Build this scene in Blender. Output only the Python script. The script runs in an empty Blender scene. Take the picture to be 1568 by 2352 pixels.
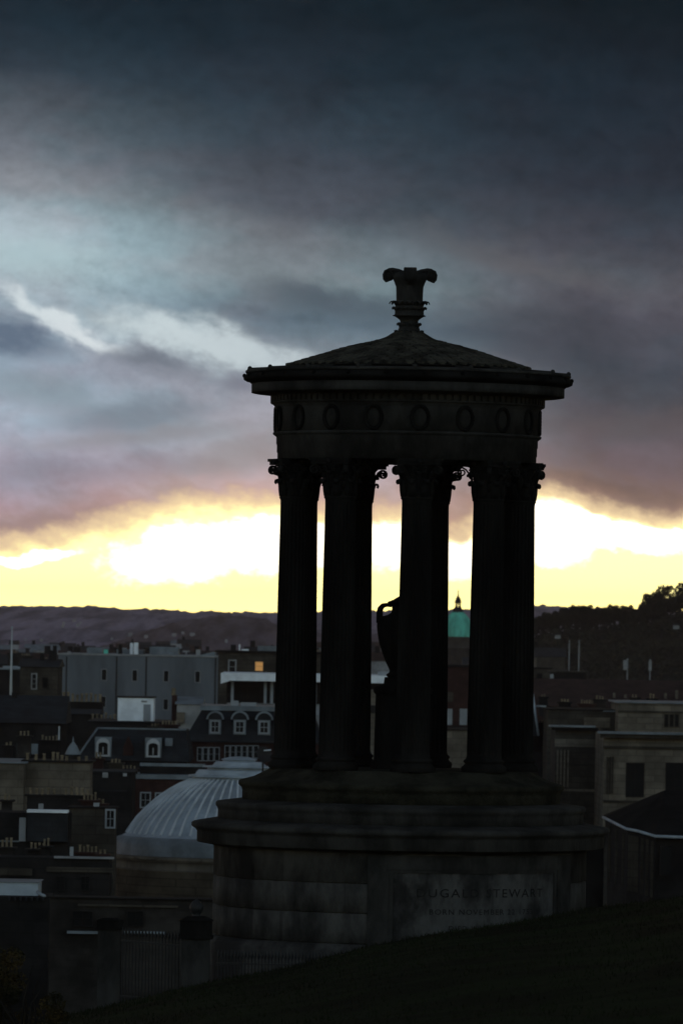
import bpy, bmesh, math, random
from mathutils import Vector, Matrix, noise
random.seed(11)
R = math.radians
scene = bpy.context.scene
COL = scene.collection

# ------------------------------------------------------------------ camera
F = 15000.0                      # focal length in reference pixels (picture 1568 x 2352)
ZC = 45.0                        # eye height above the city ground
HZ = 1440.0                      # row of the true horizon
PITCH = math.atan((HZ - 1176) / F)
ROLL = R(1.0)
cam_d = bpy.data.cameras.new('camera')
cam = bpy.data.objects.new('camera', cam_d); COL.objects.link(cam)
cam_d.sensor_fit = 'VERTICAL'; cam_d.sensor_height = 36.0; cam_d.lens = 36.0 * F / 2352
cam_d.clip_start = 0.5; cam_d.clip_end = 60000
CM = Matrix.Rotation(math.pi / 2 + PITCH, 3, 'X') @ Matrix.Rotation(ROLL, 3, 'Z')
cam.matrix_world = Matrix.Translation((0, 0, ZC)) @ CM.to_4x4()
cam_d.dof.use_dof = True; cam_d.dof.focus_distance = 115.0; cam_d.dof.aperture_fstop = 6.0
scene.camera = cam
scene.view_settings.view_transform = 'Standard'; scene.view_settings.look = 'None'
scene.view_settings.exposure = 0.0; scene.view_settings.gamma = 1.0
scene.cycles.use_denoising = True
scene.cycles.max_bounces = 6; scene.cycles.volume_bounces = 0
scene.cycles.diffuse_bounces = 3

def V(px, py, Y):
    d = CM @ Vector(((px - 784) / F, (1176 - py) / F, -1.0))
    return Vector((d.x / d.y * Y, Y, ZC + d.z / d.y * Y))

def lin(*c):
    o = []
    for v in c:
        v /= 255.0
        o.append(v / 12.92 if v <= 0.04045 else ((v + 0.055) / 1.055) ** 2.4)
    return (o[0], o[1], o[2], 1.0)

# ------------------------------------------------------------------ sky
world = bpy.data.worlds.new('World'); scene.world = world; world.use_nodes = True
NT = world.node_tree; NT.nodes.clear()
SUN_EL, SUN_AZ = R(2.0), R(0.6)
class G:
    """tiny node calculus"""
    def __init__(s, t): s.t = t
    def new(s, k, **p):
        n = s.t.nodes.new(k)
        for a, b in p.items(): setattr(n, a, b)
        return n
    def put(s, sock, v):
        if hasattr(v, 'is_output'): s.t.links.new(v, sock)
        else: sock.default_value = v
    def m(s, op, a, b=0.0, c=None, clamp=False):
        n = s.new('ShaderNodeMath', operation=op, use_clamp=clamp)
        s.put(n.inputs[0], a); s.put(n.inputs[1], b)
        if c is not None: s.put(n.inputs[2], c)
        return n.outputs[0]
    def mix(s, f, a, b, mode='MIX'):
        n = s.new('ShaderNodeMix', data_type='RGBA', blend_type=mode)
        n.clamp_factor = True
        s.put(n.inputs[0], f); s.put(n.inputs[6], a); s.put(n.inputs[7], b)
        return n.outputs[2]
    def smooth(s, v, a, b):
        n = s.new('ShaderNodeMapRange', interpolation_type='SMOOTHSTEP')
        s.put(n.inputs[0], v); s.put(n.inputs[1], a); s.put(n.inputs[2], b)
        return n.outputs[0]
    def xyz(s, x, y, z=0.0):
        n = s.new('ShaderNodeCombineXYZ')
        s.put(n.inputs[0], x); s.put(n.inputs[1], y); s.put(n.inputs[2], z)
        return n.outputs[0]
    def noise(s, vec, scale, detail=4.0, rough=0.55):
        n = s.new('ShaderNodeTexNoise')
        s.put(n.inputs['Vector'], vec)
        n.inputs['Scale'].default_value = scale; n.inputs['Detail'].default_value = detail
        n.inputs['Roughness'].default_value = rough
        return n.outputs[0]
    def ramp(s, f, stops, interp='LINEAR'):
        n = s.new('ShaderNodeValToRGB'); cr = n.color_ramp; cr.interpolation = interp
        while len(cr.elements) > 1: cr.elements.remove(cr.elements[-1])
        cr.elements[0].position, cr.elements[0].color = stops[0]
        for p, c in stops[1:]:
            e = cr.elements.new(p); e.color = c
        s.put(n.inputs[0], f)
        return n.outputs[0]
def make_sky():
    g = G(NT)
    tc = g.new('ShaderNodeTexCoord')
    sp = g.new('ShaderNodeSeparateXYZ'); NT.links.new(tc.outputs['Generated'], sp.inputs[0])
    dx, dy, dz = sp.outputs
    az = g.m('ARCTAN2', dx, dy); el = g.m('ARCSINE', dz)
    X0 = g.m('MULTIPLY', az, F / 1000); H0 = g.m('MULTIPLY', el, F / 1000)     # thousands of reference pixels, from the horizon
    # clouds are torn by two scales of turbulence, stretched along the horizon
    wv = g.xyz(g.m('MULTIPLY', X0, 0.45), H0, 0.0)
    n1 = g.m('SUBTRACT', g.noise(wv, 5.0, 5.0), 0.5)
    n2 = g.m('SUBTRACT', g.noise(g.xyz(g.m('ADD', g.m('MULTIPLY', X0, 0.6), 7.3), g.m('ADD', H0, g.m('MULTIPLY', X0, 0.25)), 2.0), 9.0, 6.0, 0.6), 0.5)
    n3 = g.m('SUBTRACT', g.noise(g.xyz(g.m('ADD', X0, 3.0), g.m('MULTIPLY', H0, 1.4), 5.0), 22.0, 5.0, 0.6), 0.5)
    H = g.m('ADD', H0, g.m('ADD', g.m('MULTIPLY', n1, 0.10), g.m('MULTIPLY', n2, 0.09)))
    X = g.m('ADD', X0, g.m('MULTIPLY', n2, 0.16))
    Hb = g.m('ADD', H, g.m('MULTIPLY', g.m('MULTIPLY', g.m('ADD', X0, 0.45), 0.13), g.smooth(H0, 0.45, 0.85)))      # the upper bands sink to the right
    # base colour of the cloud deck by height, left and right of the view
    def stops(lst): return [((1440 - y) / 1600.0, lin(*c)) for y, c in sorted(lst, key=lambda t: -t[0])]
    L = stops(SKY_LEFT); M_ = stops(SKY_MID); Rr = stops(SKY_RIGHT)
    hh = g.m('DIVIDE', Hb, 1.6)
    cl = g.ramp(hh, L); cm = g.ramp(hh, M_); cr = g.ramp(g.m('DIVIDE', g.m('ADD', H, g.m('MULTIPLY', g.m('SUBTRACT', X0, 0.4), 0.10)), 1.6), Rr)
    base = g.mix(g.smooth(X, -0.72, -0.10), cl, cm)
    base = g.mix(g.smooth(X, 0.02, 0.60), base, cr)
    mott = g.m('ADD', 1.0, g.m('ADD', g.m('MULTIPLY', n2, 1.0), g.m('MULTIPLY', n3, 0.55)))
    base = g.mix(1.0, base, g.xyz(mott, mott, mott), 'MULTIPLY')
    hue = g.smooth(g.noise(g.xyz(g.m('MULTIPLY', X0, 0.8), g.m('MULTIPLY', H0, 1.6), 11.0), 4.0, 3.0), 0.38, 0.62)
    base = g.mix(1.0, base, g.mix(hue, (0.95, 1.01, 1.06, 1), (1.06, 0.985, 1.025, 1)), 'MULTIPLY')
    def blob(cx, cy, rx, ry, ang, rag=1.0):
        """soft ragged patch centred on reference pixel (cx, cy)"""
        u = g.m('SUBTRACT', X, (cx - 784) / 1000); v = g.m('SUBTRACT', H, (HZ - cy) / 1000)
        c, s_ = math.cos(ang), math.sin(ang)
        a = g.m('DIVIDE', g.m('ADD', g.m('MULTIPLY', u, c), g.m('MULTIPLY', v, s_)), rx / 1000)
        b = g.m('DIVIDE', g.m('ADD', g.m('MULTIPLY', u, -s_), g.m('MULTIPLY', v, c)), ry / 1000)
        d = g.m('ADD', g.m('MULTIPLY', a, a), g.m('MULTIPLY', b, b))
        d = g.m('ADD', d, g.m('MULTIPLY', n3, -1.6 * rag))
        return g.m('EXPONENT', g.m('MULTIPLY', g.m('POWER', g.m('MAXIMUM', d, 0.0), 1.5), -0.9))
    for cx, cy, rx, ry, ang, col, amt in SKY_BLOBS:
        base = g.mix(g.m('MULTIPLY', blob(cx, cy, rx, ry, R(ang)), amt), base, lin(*col))
    # the burning gap under the cloud deck
    fc = g.new('ShaderNodeFloatCurve'); cu = fc.mapping.curves[0]
    pts = [((x / 1568.0), (HZ - y) / 400.0) for x, y in GAP_EDGE]
    cu.points[0].location = pts[0]; cu.points[1].location = pts[-1]
    for p in pts[1:-1]: cu.points.new(*p)
    fc.mapping.update()
    g.put(fc.inputs['Value'], g.m('ADD', g.m('DIVIDE', X0, 1.568), 0.5, clamp=True))
    edge = g.m('MULTIPLY', fc.outputs[0], 0.4)
    Hn = g.m('ADD', H0, g.m('ADD', g.m('MULTIPLY', n1, 0.05), g.m('ADD', g.m('MULTIPLY', n2, 0.085), g.m('MULTIPLY', n3, 0.045))))
    dd = g.m('SUBTRACT', Hn, edge)                                      # above the edge > 0
    warm = g.m('EXPONENT', g.m('MULTIPLY', g.m('MAXIMUM', dd, 0.0), -17.0))
    base = g.mix(g.m('MULTIPLY', warm, 0.65), base, lin(212, 172, 146))
    base = g.mix(g.m('MULTIPLY', g.smooth(dd, 0.046, -0.004), 0.9), base, (1.05, 0.80, 0.46, 1))
    glow = g.ramp(g.m('DIVIDE', H0, 0.3), [(0.0, (2.2, 1.48, 0.44, 1)), (0.13, (1.7, 1.40, 0.47, 1)), (0.28, (1.3, 1.14, 0.45, 1)), (0.5, (1.2, 1.06, 0.44, 1)), (1.0, (1.2, 1.0, 0.42, 1))])
    glow = g.mix(1.0, glow, (GLOW_GAIN, GLOW_GAIN, GLOW_GAIN, 1), 'MULTIPLY')
    base = g.mix(g.smooth(dd, 0.006, -0.040), base, glow)
    for cx, cy, rx, ry, ang, amt in WHITE_BLOBS:
        w = g.smooth(blob(cx, cy, rx, ry, R(ang), 1.3), 0.22, 0.66)
        w = g.m('MULTIPLY', w, g.smooth(dd, 0.004, -0.025))
        base = g.mix(g.m('MULTIPLY', w, amt), base, (2.6, 2.3, 1.75, 1))
    # unseen rest of the sky: brightened behind the camera to light fronts, darkened overhead
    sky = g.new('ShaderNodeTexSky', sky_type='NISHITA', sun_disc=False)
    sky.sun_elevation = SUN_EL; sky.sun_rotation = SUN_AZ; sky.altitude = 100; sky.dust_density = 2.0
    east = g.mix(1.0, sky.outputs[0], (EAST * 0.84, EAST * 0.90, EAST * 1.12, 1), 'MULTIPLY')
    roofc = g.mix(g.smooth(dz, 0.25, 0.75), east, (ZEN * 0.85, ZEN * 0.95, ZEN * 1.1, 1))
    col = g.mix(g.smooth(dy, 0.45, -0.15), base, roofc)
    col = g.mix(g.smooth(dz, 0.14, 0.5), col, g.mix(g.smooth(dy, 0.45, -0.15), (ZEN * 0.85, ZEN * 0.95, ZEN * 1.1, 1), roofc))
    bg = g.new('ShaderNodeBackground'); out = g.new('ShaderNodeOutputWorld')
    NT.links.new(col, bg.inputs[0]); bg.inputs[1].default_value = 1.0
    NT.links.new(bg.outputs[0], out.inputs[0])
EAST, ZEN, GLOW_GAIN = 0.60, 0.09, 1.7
SKY_LEFT = [(-160, (20, 30, 36)), (0, (22, 34, 42)), (110, (32, 45, 54)), (200, (47, 59, 68)), (300, (78, 88, 95)), (400, (104, 114, 121)), (480, (132, 142, 147)), (560, (157, 176, 182)), (640, (164, 184, 190)),
            (760, (152, 167, 177)), (860, (148, 160, 172)), (960, (162, 175, 186)), (1040, (170, 175, 188)), (1120, (160, 156, 170)), (1180, (169, 152, 162)), (1240, (185, 158, 158)), (1440, (211, 171, 159))]
SKY_MID = [(-160, (20, 30, 36)), (0, (25, 37, 45)), (110, (34, 46, 55)), (200, (44, 56, 65)), (320, (58, 68, 77)), (430, (76, 84, 92)), (500, (106, 115, 120)), (600, (118, 133, 137)), (700, (95, 109, 119)),
           (800, (129, 141, 148)), (900, (148, 155, 163)), (1000, (167, 170, 177)), (1080, (180, 171, 177)), (1140, (200, 173, 168)), (1200, (208, 171, 154)), (1440, (221, 183, 159))]
SKY_RIGHT = [(-160, (20, 30, 36)), (0, (20, 29, 35)), (200, (32, 42, 51)), (400, (45, 52, 61)), (520, (64, 69, 77)), (600, (84, 86, 92)), (680, (80, 82, 90)), (800, (68, 73, 81)),
             (900, (80, 80, 86)), (980, (98, 93, 99)), (1040, (98, 90, 96)), (1090, (108, 93, 93)), (1150, (110, 93, 91)), (1200, (135, 111, 102)), (1440, (178, 145, 124))]
#            centre x, y, half length, half width, angle, colour, amount
SKY_BLOBS = [(60, 600, 190, 60, -8, (176, 198, 204), 0.75), (105, 728, 125, 21, -27, (214, 224, 228), 1.0), (195, 778, 80, 20, -24, (218, 226, 230), 1.0), (20, 778, 110, 38, -10, (92, 108, 128), 0.9),
             (240, 728, 60, 24, -20, (108, 124, 138), 0.85), (420, 785, 230, 46, -15, (204, 217, 221), 0.95), (560, 815, 160, 30, -12, (196, 208, 213), 0.85), (330, 838, 90, 20, -12, (104, 112, 124), 0.7),
             (560, 880, 60, 20, 0, (108, 110, 126), 0.6), (110, 900, 170, 40, -6, (134, 150, 160), 0.6), (300, 960, 170, 40, 5, (104, 116, 128), 0.6), (330, 1010, 300, 22, 6, (140, 140, 146), 0.6), (220, 1085, 320, 34, 2, (128, 126, 140), 0.4),
             (560, 1050, 130, 40, 12, (140, 134, 136), 0.6), (760, 690, 160, 34, -8, (70, 80, 92), 0.6), (1180, 590, 260, 36, -14, (92, 92, 96), 0.5), (1280, 760, 300, 60, 0, (62, 67, 76), 0.4),
             (1440, 960, 200, 30, 0, (92, 86, 88), 0.5), (1420, 1110, 220, 22, -6, (84, 72, 72), 0.6), (60, 1215, 200, 22, 3, (128, 112, 120), 0.6)]
GAP_EDGE = [(0, 1262), (120, 1250), (230, 1226), (330, 1198), (450, 1172), (560, 1158), (650, 1162), (740, 1180), (850, 1182), (920, 1178), (1000, 1212), (1050, 1226), (1085, 1210), (1150, 1150), (1222, 1138),
            (1300, 1150), (1380, 1170), (1450, 1184), (1510, 1189), (1568, 1186)]
WHITE_BLOBS = [(60, 1285, 120, 13, 4, 1.0), (480, 1268, 250, 60, 8, 1.0), (640, 1255, 170, 66, 0, 1.0), (860, 1248, 200, 56, 0, 1.0), (1050, 1275, 110, 45, 0, 0.9), (1260, 1222, 110, 62, -10, 1.0), (1400, 1226, 170, 34, -10, 1.0), (1530, 1232, 120, 26, 0, 1.0)]
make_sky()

sun_d = bpy.data.lights.new('sun', 'SUN'); sun = bpy.data.objects.new('sun', sun_d); COL.objects.link(sun)
sun_d.energy = 0.03; sun_d.angle = R(8.0); sun_d.color = (1.0, 0.72, 0.42)       # low and veiled by cloud, behind the temple
sdir = Vector((math.sin(SUN_AZ) * math.cos(SUN_EL), math.cos(SUN_AZ) * math.cos(SUN_EL), math.sin(SUN_EL)))
sun.rotation_euler = (-sdir).to_track_quat('-Z', 'Y').to_euler()
sun.location = (0, 300, 120)

# ------------------------------------------------------------------ materials
def mat(name, col, rough=0.8, var=0.3, scale=2.0, bump=0.0, col2=None, spec=0.3, metal=0.0, stretch=(1, 1, 1), bscale=None, emit=None, brick=None):
    m = bpy.data.materials.new(name); m.use_nodes = True
    g = G(m.node_tree); b = m.node_tree.nodes['Principled BSDF']
    tc = g.new('ShaderNodeTexCoord')
    mp = g.new('ShaderNodeMapping'); mp.inputs['Scale'].default_value = stretch
    m.node_tree.links.new(tc.outputs['Object'], mp.inputs[0]); v = mp.outputs[0]
    c2 = col2 or tuple(c * (1 - var) for c in col)
    n = g.noise(v, scale, 6.0, 0.62)
    f = g.smooth(n, 0.36, 0.64)
    c = g.mix(f, tuple(c2) + (1,), tuple(min(1, x * (1 + var * 0.5)) for x in col) + (1,))
    n2 = g.noise(v, scale * 6.3, 3.0)
    k = g.m('ADD', 1 - var * 0.4, g.m('MULTIPLY', n2, var * 0.8))
    c = g.mix(1.0, c, g.xyz(k, k, k), 'MULTIPLY')
    if brick:                                                          # coursed masonry, wrapped round z
        bw, bh, mort, drk = brick[:4]; zo = brick[4] if len(brick) > 4 else 0.0
        bt = g.new('ShaderNodeTexBrick'); bt.offset = 0.5
        sx = g.new('ShaderNodeSeparateXYZ'); m.node_tree.links.new(tc.outputs['Object'], sx.inputs[0])
        m.node_tree.links.new(g.xyz(g.m('ADD', sx.outputs[0], sx.outputs[1]), g.m('SUBTRACT', sx.outputs[2], zo)), bt.inputs['Vector'])
        bt.inputs['Scale'].default_value = 1.0; bt.inputs['Brick Width'].default_value = bw; bt.inputs['Row Height'].default_value = bh
        bt.inputs['Mortar Size'].default_value = mort; bt.inputs['Color1'].default_value = (1, 1, 1, 1); bt.inputs['Color2'].default_value = (0.72, 0.72, 0.72, 1)
        bt.inputs['Mortar'].default_value = (drk, drk, drk, 1)
        c = g.mix(1.0, c, bt.outputs[0], 'MULTIPLY')
    m.node_tree.links.new(c, b.inputs['Base Color'])
    b.inputs['Roughness'].default_value = rough; b.inputs['Metallic'].default_value = metal
    b.inputs['Specular IOR Level'].default_value = spec
    if bump:
        bn = g.new('ShaderNodeBump'); bn.inputs['Strength'].default_value = bump; bn.inputs['Distance'].default_value = 0.05
        g.put(bn.inputs['Height'], g.noise(v, bscale or scale * 8, 5.0))
        m.node_tree.links.new(bn.outputs[0], b.inputs['Normal'])
    if emit:
        b.inputs['Emission Color'].default_value = tuple(emit[0]) + (1,); b.inputs['Emission Strength'].default_value = emit[1]
    return m
M = {}
M['soot'] = mat('sooty_sandstone', (0.036, 0.035, 0.0328), 0.95, 0.55, 1.1, 0.5, stretch=(1, 1, 0.5), spec=0.08)
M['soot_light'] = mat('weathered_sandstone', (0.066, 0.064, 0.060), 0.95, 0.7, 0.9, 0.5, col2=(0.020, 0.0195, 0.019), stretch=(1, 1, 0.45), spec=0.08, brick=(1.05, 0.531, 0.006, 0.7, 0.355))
M['panel_stone'] = mat('worn_panel_stone', (0.060, 0.059, 0.057), 0.95, 0.7, 1.6, 0.5, col2=(0.022, 0.0215, 0.021), stretch=(1, 1, 0.6), spec=0.06)
M['shadow_stone'] = mat('shaded_black_stone', (0.010, 0.0098, 0.0095), 0.95, 0.4, 0.8, spec=0.04)  # black stone taken near black: shade put into the base colour
M['old_white'] = mat('dulled_white_paint', (0.40, 0.43, 0.46), 0.75, 0.2, 1.5, spec=0.2)
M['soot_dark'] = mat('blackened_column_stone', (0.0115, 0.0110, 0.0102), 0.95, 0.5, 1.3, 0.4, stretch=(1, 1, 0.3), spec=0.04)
M['tile_stone'] = mat('roof_tile_stone', (0.048, 0.045, 0.036), 0.95, 0.6, 3.0, 0.4, spec=0.05)
M['moss'] = mat('mossy_stone', (0.027, 0.026, 0.019), 0.98, 0.5, 1.5, 0.6, spec=0.05)
M['letter'] = mat('incised_letter_shadow', (0.020, 0.0195, 0.019), 0.95, 0.2, 3.0, spec=0.05)
M['tan'] = mat('tan_sandstone', (0.16, 0.140, 0.112), 0.9, 0.35, 0.5, brick=(1.2, 0.42, 0.03, 0.6), spec=0.1)
M['tan_dark'] = mat('dark_sandstone', (0.056, 0.050, 0.041), 0.9, 0.4, 0.5, brick=(1.1, 0.4, 0.03, 0.6), spec=0.1)
M['grey_wall'] = mat('grey_cladding', (0.115, 0.130, 0.148), 0.8, 0.32, 0.18, stretch=(1, 1, 0.22), spec=0.2)
M['dim_stone'] = mat('dim_brown_stone', (0.036, 0.033, 0.030), 0.9, 0.6, 0.35, brick=(0.5, 0.2, 0.012, 0.8), spec=0.08)
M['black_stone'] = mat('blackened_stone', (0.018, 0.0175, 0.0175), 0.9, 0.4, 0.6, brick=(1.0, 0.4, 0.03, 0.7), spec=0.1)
M['brick'] = mat('dark_red_brick', (0.046, 0.024, 0.021), 0.9, 0.35, 0.8, brick=(0.4, 0.14, 0.02, 0.8), spec=0.1)
M['slate'] = mat('dark_slate', (0.019, 0.0225, 0.027), 0.75, 0.4, 0.8, brick=(0.5, 0.22, 0.015, 0.6), spec=0.2)
M['slate_brown'] = mat('brown_tile', (0.045, 0.026, 0.022), 0.85, 0.4, 0.6, brick=(0.5, 0.25, 0.015, 0.6), spec=0.15)
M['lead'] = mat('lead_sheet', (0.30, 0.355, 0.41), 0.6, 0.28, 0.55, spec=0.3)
M['lead_light'] = mat('bright_lead_roll', (0.52, 0.57, 0.61), 0.6, 0.2, 0.7, spec=0.3)
M['lead_dark'] = mat('weathered_lead', (0.15, 0.18, 0.205), 0.6, 0.3, 0.7, spec=0.3)
M['white'] = mat('white_paint', (0.80, 0.86, 0.92), 0.7, 0.15, 0.8, spec=0.3)
M['offwhite'] = mat('grey_white_paint', (0.26, 0.285, 0.31), 0.7, 0.15, 0.8, spec=0.3)
M['concrete'] = mat('pale_concrete', (0.26, 0.27, 0.28), 0.9, 0.25, 0.7, spec=0.2)
M['pot'] = mat('clay_chimney_pot', (0.20, 0.165, 0.115), 0.9, 0.4, 1.5, spec=0.15)
M['copper'] = mat('green_copper', (0.14, 0.60, 0.47), 0.7, 0.3, 0.4, stretch=(1, 1, 0.25), spec=0.2)
M['glass'] = mat('dark_window_glass', (0.006, 0.007, 0.008), 0.4, 0.2, 1.0, spec=0.06)
M['lit'] = mat('lamplit_window', (0.5, 0.3, 0.1), 0.6, 0.1, 1.0, emit=((1.0, 0.48, 0.15), 0.26))
M['iron'] = mat('black_iron', (0.012, 0.012, 0.013), 0.6, 0.2, 3.0, spec=0.3)
M['pole'] = mat('pale_pole_paint', (0.42, 0.45, 0.47), 0.6, 0.1, 1.0)
M['grass_ground'] = mat('dark_turf', (0.012, 0.017, 0.007), 1.0, 0.5, 0.6, 0.3, col2=(0.009, 0.009, 0.005), spec=0.02)
M['grass'] = mat('grass_blades', (0.011, 0.016, 0.006), 0.95, 0.5, 0.6, col2=(0.010, 0.010, 0.005), spec=0.05)
M['city_ground'] = mat('city_ground', (0.05, 0.05, 0.05), 0.95, 0.3, 0.02, spec=0.05)
M['far_hill'] = mat('hazed_hill_cover', (0.25, 0.215, 0.285), 1.0, 0.5, 0.06, col2=(0.09, 0.09, 0.125), spec=0.02, stretch=(1, 0.035, 1))  # paled towards violet: part of the distance haze put into the colour
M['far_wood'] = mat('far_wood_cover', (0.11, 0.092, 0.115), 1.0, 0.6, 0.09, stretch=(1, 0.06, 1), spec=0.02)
M['wood_floor'] = mat('wood_floor', (0.022, 0.020, 0.018), 1.0, 0.5, 0.2, spec=0.02)
M['leaf'] = mat('dusk_leaves', (0.030, 0.030, 0.020), 0.95, 0.5, 0.25, spec=0.05)
M['autumn'] = mat('autumn_leaves', (0.050, 0.034, 0.012), 0.9, 0.6, 1.4, col2=(0.014, 0.015, 0.007), spec=0.08)
M['bark'] = mat('dark_bark', (0.022, 0.019, 0.016), 0.95, 0.3, 3.0, spec=0.05)

# ------------------------------------------------------------------ building tools
def tag(o, label, cat, group=None, kind=None):
    if label: o['label'] = label
    if cat: o['category'] = cat
    if group: o['group'] = group
    if kind: o['kind'] = kind
    return o
def thing(name, label, cat, loc, group=None):
    o = bpy.data.objects.new(name, None); o.empty_display_size = 0.5
    COL.objects.link(o); o.location = loc
    return tag(o, label, cat, group)
def root_loc(o):
    v = Vector((0, 0, 0))
    while o is not None: v = v + o.location; o = o.parent
    return v
class MB:
    """collects shapes in world coordinates, then links them as ONE mesh object"""
    def __init__(s): s.v = []; s.f = []; s.sm = []
    def add(s, vs, fs, smooth=False):
        o = len(s.v); s.v += [tuple(v) for v in vs]
        for f in fs: s.f.append([i + o for i in f]); s.sm.append(smooth)
        return s
    def box(s, x0, x1, y0, y1, z0, z1):
        vs = [(x0, y0, z0), (x1, y0, z0), (x1, y1, z0), (x0, y1, z0), (x0, y0, z1), (x1, y0, z1), (x1, y1, z1), (x0, y1, z1)]
        return s.add(vs, [(3, 2, 1, 0), (4, 5, 6, 7), (0, 1, 5, 4), (1, 2, 6, 5), (2, 3, 7, 6), (3, 0, 4, 7)])
    def frustum(s, b, zb, t, zt):
        """b, t: (x0, x1, y0, y1) at heights zb, zt"""
        vs = [(b[0], b[2], zb), (b[1], b[2], zb), (b[1], b[3], zb), (b[0], b[3], zb), (t[0], t[2], zt), (t[1], t[2], zt), (t[1], t[3], zt), (t[0], t[3], zt)]
        return s.add(vs, [(3, 2, 1, 0), (4, 5, 6, 7), (0, 1, 5, 4), (1, 2, 6, 5), (2, 3, 7, 6), (3, 0, 4, 7)])
    def lathe(s, prof, n, c=(0, 0, 0), a0=0.0, a1=2 * math.pi, smooth=True, rf=None):
        full = abs(a1 - a0 - 2 * math.pi) < 1e-6
        k = n if full else n + 1
        vs, fs = [], []
        for r, z in prof:
            for i in range(k):
                a = a0 + (a1 - a0) * i / n
                rr = r * (rf(a, z) if rf else 1.0)
                vs.append((c[0] + rr * math.sin(a), c[1] - rr * math.cos(a), c[2] + z))
        for j in range(len(prof) - 1):
            for i in range(n):
                i2 = (i + 1) % k
                fs.append((j * k + i, j * k + i2, (j + 1) * k + i2, (j + 1) * k + i))
        s.add(vs, fs, smooth)
        if full:
            for j, flip in ((0, True), (len(prof) - 1, False)):
                if prof[j][0] > 1e-4:
                    ring = [vs[j * k + i] for i in range(k)]
                    s.add(ring, [tuple(range(k))[::-1] if flip else tuple(range(k))])
        return s
    def tube(s, pts, rad, n=8, smooth=True, closed=False):
        pts = [Vector(p) for p in pts]; N = len(pts)
        rads = rad if isinstance(rad, (list, tuple)) else [rad] * N
        vs, fs = [], []; up = None
        for i, p in enumerate(pts):
            a = pts[(i - 1) % N] if (closed or i) else p
            b = pts[(i + 1) % N] if (closed or i < N - 1) else p
            t = (b - a).normalized()
            if up is None: up = Vector((0, 0, 1)) if abs(t.z) < 0.9 else Vector((1, 0, 0))
            u = (up - t * up.dot(t)).normalized(); w = t.cross(u); up = u
            for k in range(n):
                q = 2 * math.pi * k / n
                vs.append(p + (u * math.cos(q) + w * math.sin(q)) * rads[i])
        for i in range(N if closed else N - 1):
            for k in range(n):
                fs.append((i * n + k, i * n + (k + 1) % n, ((i + 1) % N) * n + (k + 1) % n, ((i + 1) % N) * n + k))
        if not closed:
            fs.append(tuple(range(n))[::-1]); fs.append(tuple((N - 1) * n + k for k in range(n)))
        return s.add(vs, fs, smooth)
    def strip(s, pts, side, width, thick, smooth=True):
        """flat band with thickness swept along pts; side = constant width direction"""
        pts = [Vector(p) for p in pts]; side = Vector(side).normalized(); N = len(pts); vs, fs = [], []
        for i, p in enumerate(pts):
            t = (pts[min(i + 1, N - 1)] - pts[max(i - 1, 0)]).normalized(); nn = t.cross(side).normalized()
            w = (width[i] if isinstance(width, (list, tuple)) else width) / 2; h = thick / 2
            vs += [p + side * w + nn * h, p - side * w + nn * h, p - side * w - nn * h, p + side * w - nn * h]
        for i in range(N - 1):
            for k in range(4): fs.append((i * 4 + k, i * 4 + (k + 1) % 4, i * 4 + 4 + (k + 1) % 4, i * 4 + 4 + k))
        fs.append((3, 2, 1, 0)); e = 4 * (N - 1); fs.append((e, e + 1, e + 2, e + 3))
        return s.add(vs, fs, smooth)
    def prism(s, outline, z0, z1):
        n = len(outline)
        return s.add([(x, y, z0) for x, y in outline] + [(x, y, z1) for x, y in outline],
                     [tuple(range(n))[::-1], tuple(range(n, 2 * n))] + [(i, (i + 1) % n, n + (i + 1) % n, n + i) for i in range(n)])
    def slab(s, outline_xz, y0, y1):
        """outline in x-z, thickness along y"""
        n = len(outline_xz)
        return s.add([(x, y0, z) for x, z in outline_xz] + [(x, y1, z) for x, z in outline_xz],
                     [tuple(range(n)), tuple(range(n, 2 * n))[::-1]] + [(i, n + i, n + (i + 1) % n, (i + 1) % n) for i in range(n)])
    def ball(s, c, r, nu=12, nv=8, sx=1, sy=1, sz=1):
        prof = [(max(1e-5, r * math.sin(math.pi * j / nv)), -r * math.cos(math.pi * j / nv)) for j in range(nv + 1)]
        vs, fs = [], []
        for rr, z in prof:
            for i in range(nu):
                a = 2 * math.pi * i / nu
                vs.append((c[0] + rr * math.cos(a) * sx, c[1] + rr * math.sin(a) * sy, c[2] + z * sz))
        for j in range(nv):
            for i in range(nu): fs.append((j * nu + i, j * nu + (i + 1) % nu, (j + 1) * nu + (i + 1) % nu, (j + 1) * nu + i))
        return s.add(vs, fs, True)
    def build(s, name, m, parent=None, loc=None, normals=True):
        o = root_loc(parent) if parent is not None else Vector(loc or (0, 0, 0))
        me = bpy.data.meshes.new(name)
        me.from_pydata([(v[0] - o.x, v[1] - o.y, v[2] - o.z) for v in s.v], [], s.f)
        me.polygons.foreach_set('use_smooth', s.sm)
        if normals:
            bm = bmesh.new(); bm.from_mesh(me); bmesh.ops.recalc_face_normals(bm, faces=bm.faces); bm.to_mesh(me); bm.free()
        me.materials.append(M[m] if isinstance(m, str) else m)
        ob = bpy.data.objects.new(name, me); COL.objects.link(ob)
        if parent is not None: ob.parent = parent
        else: ob.location = o
        return ob
def copy_tree(o, parent=None):
    c = o.copy(); COL.objects.link(c)
    if parent is not None: c.parent = parent
    for ch in list(o.children): copy_tree(ch, c)
    return c

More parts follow.
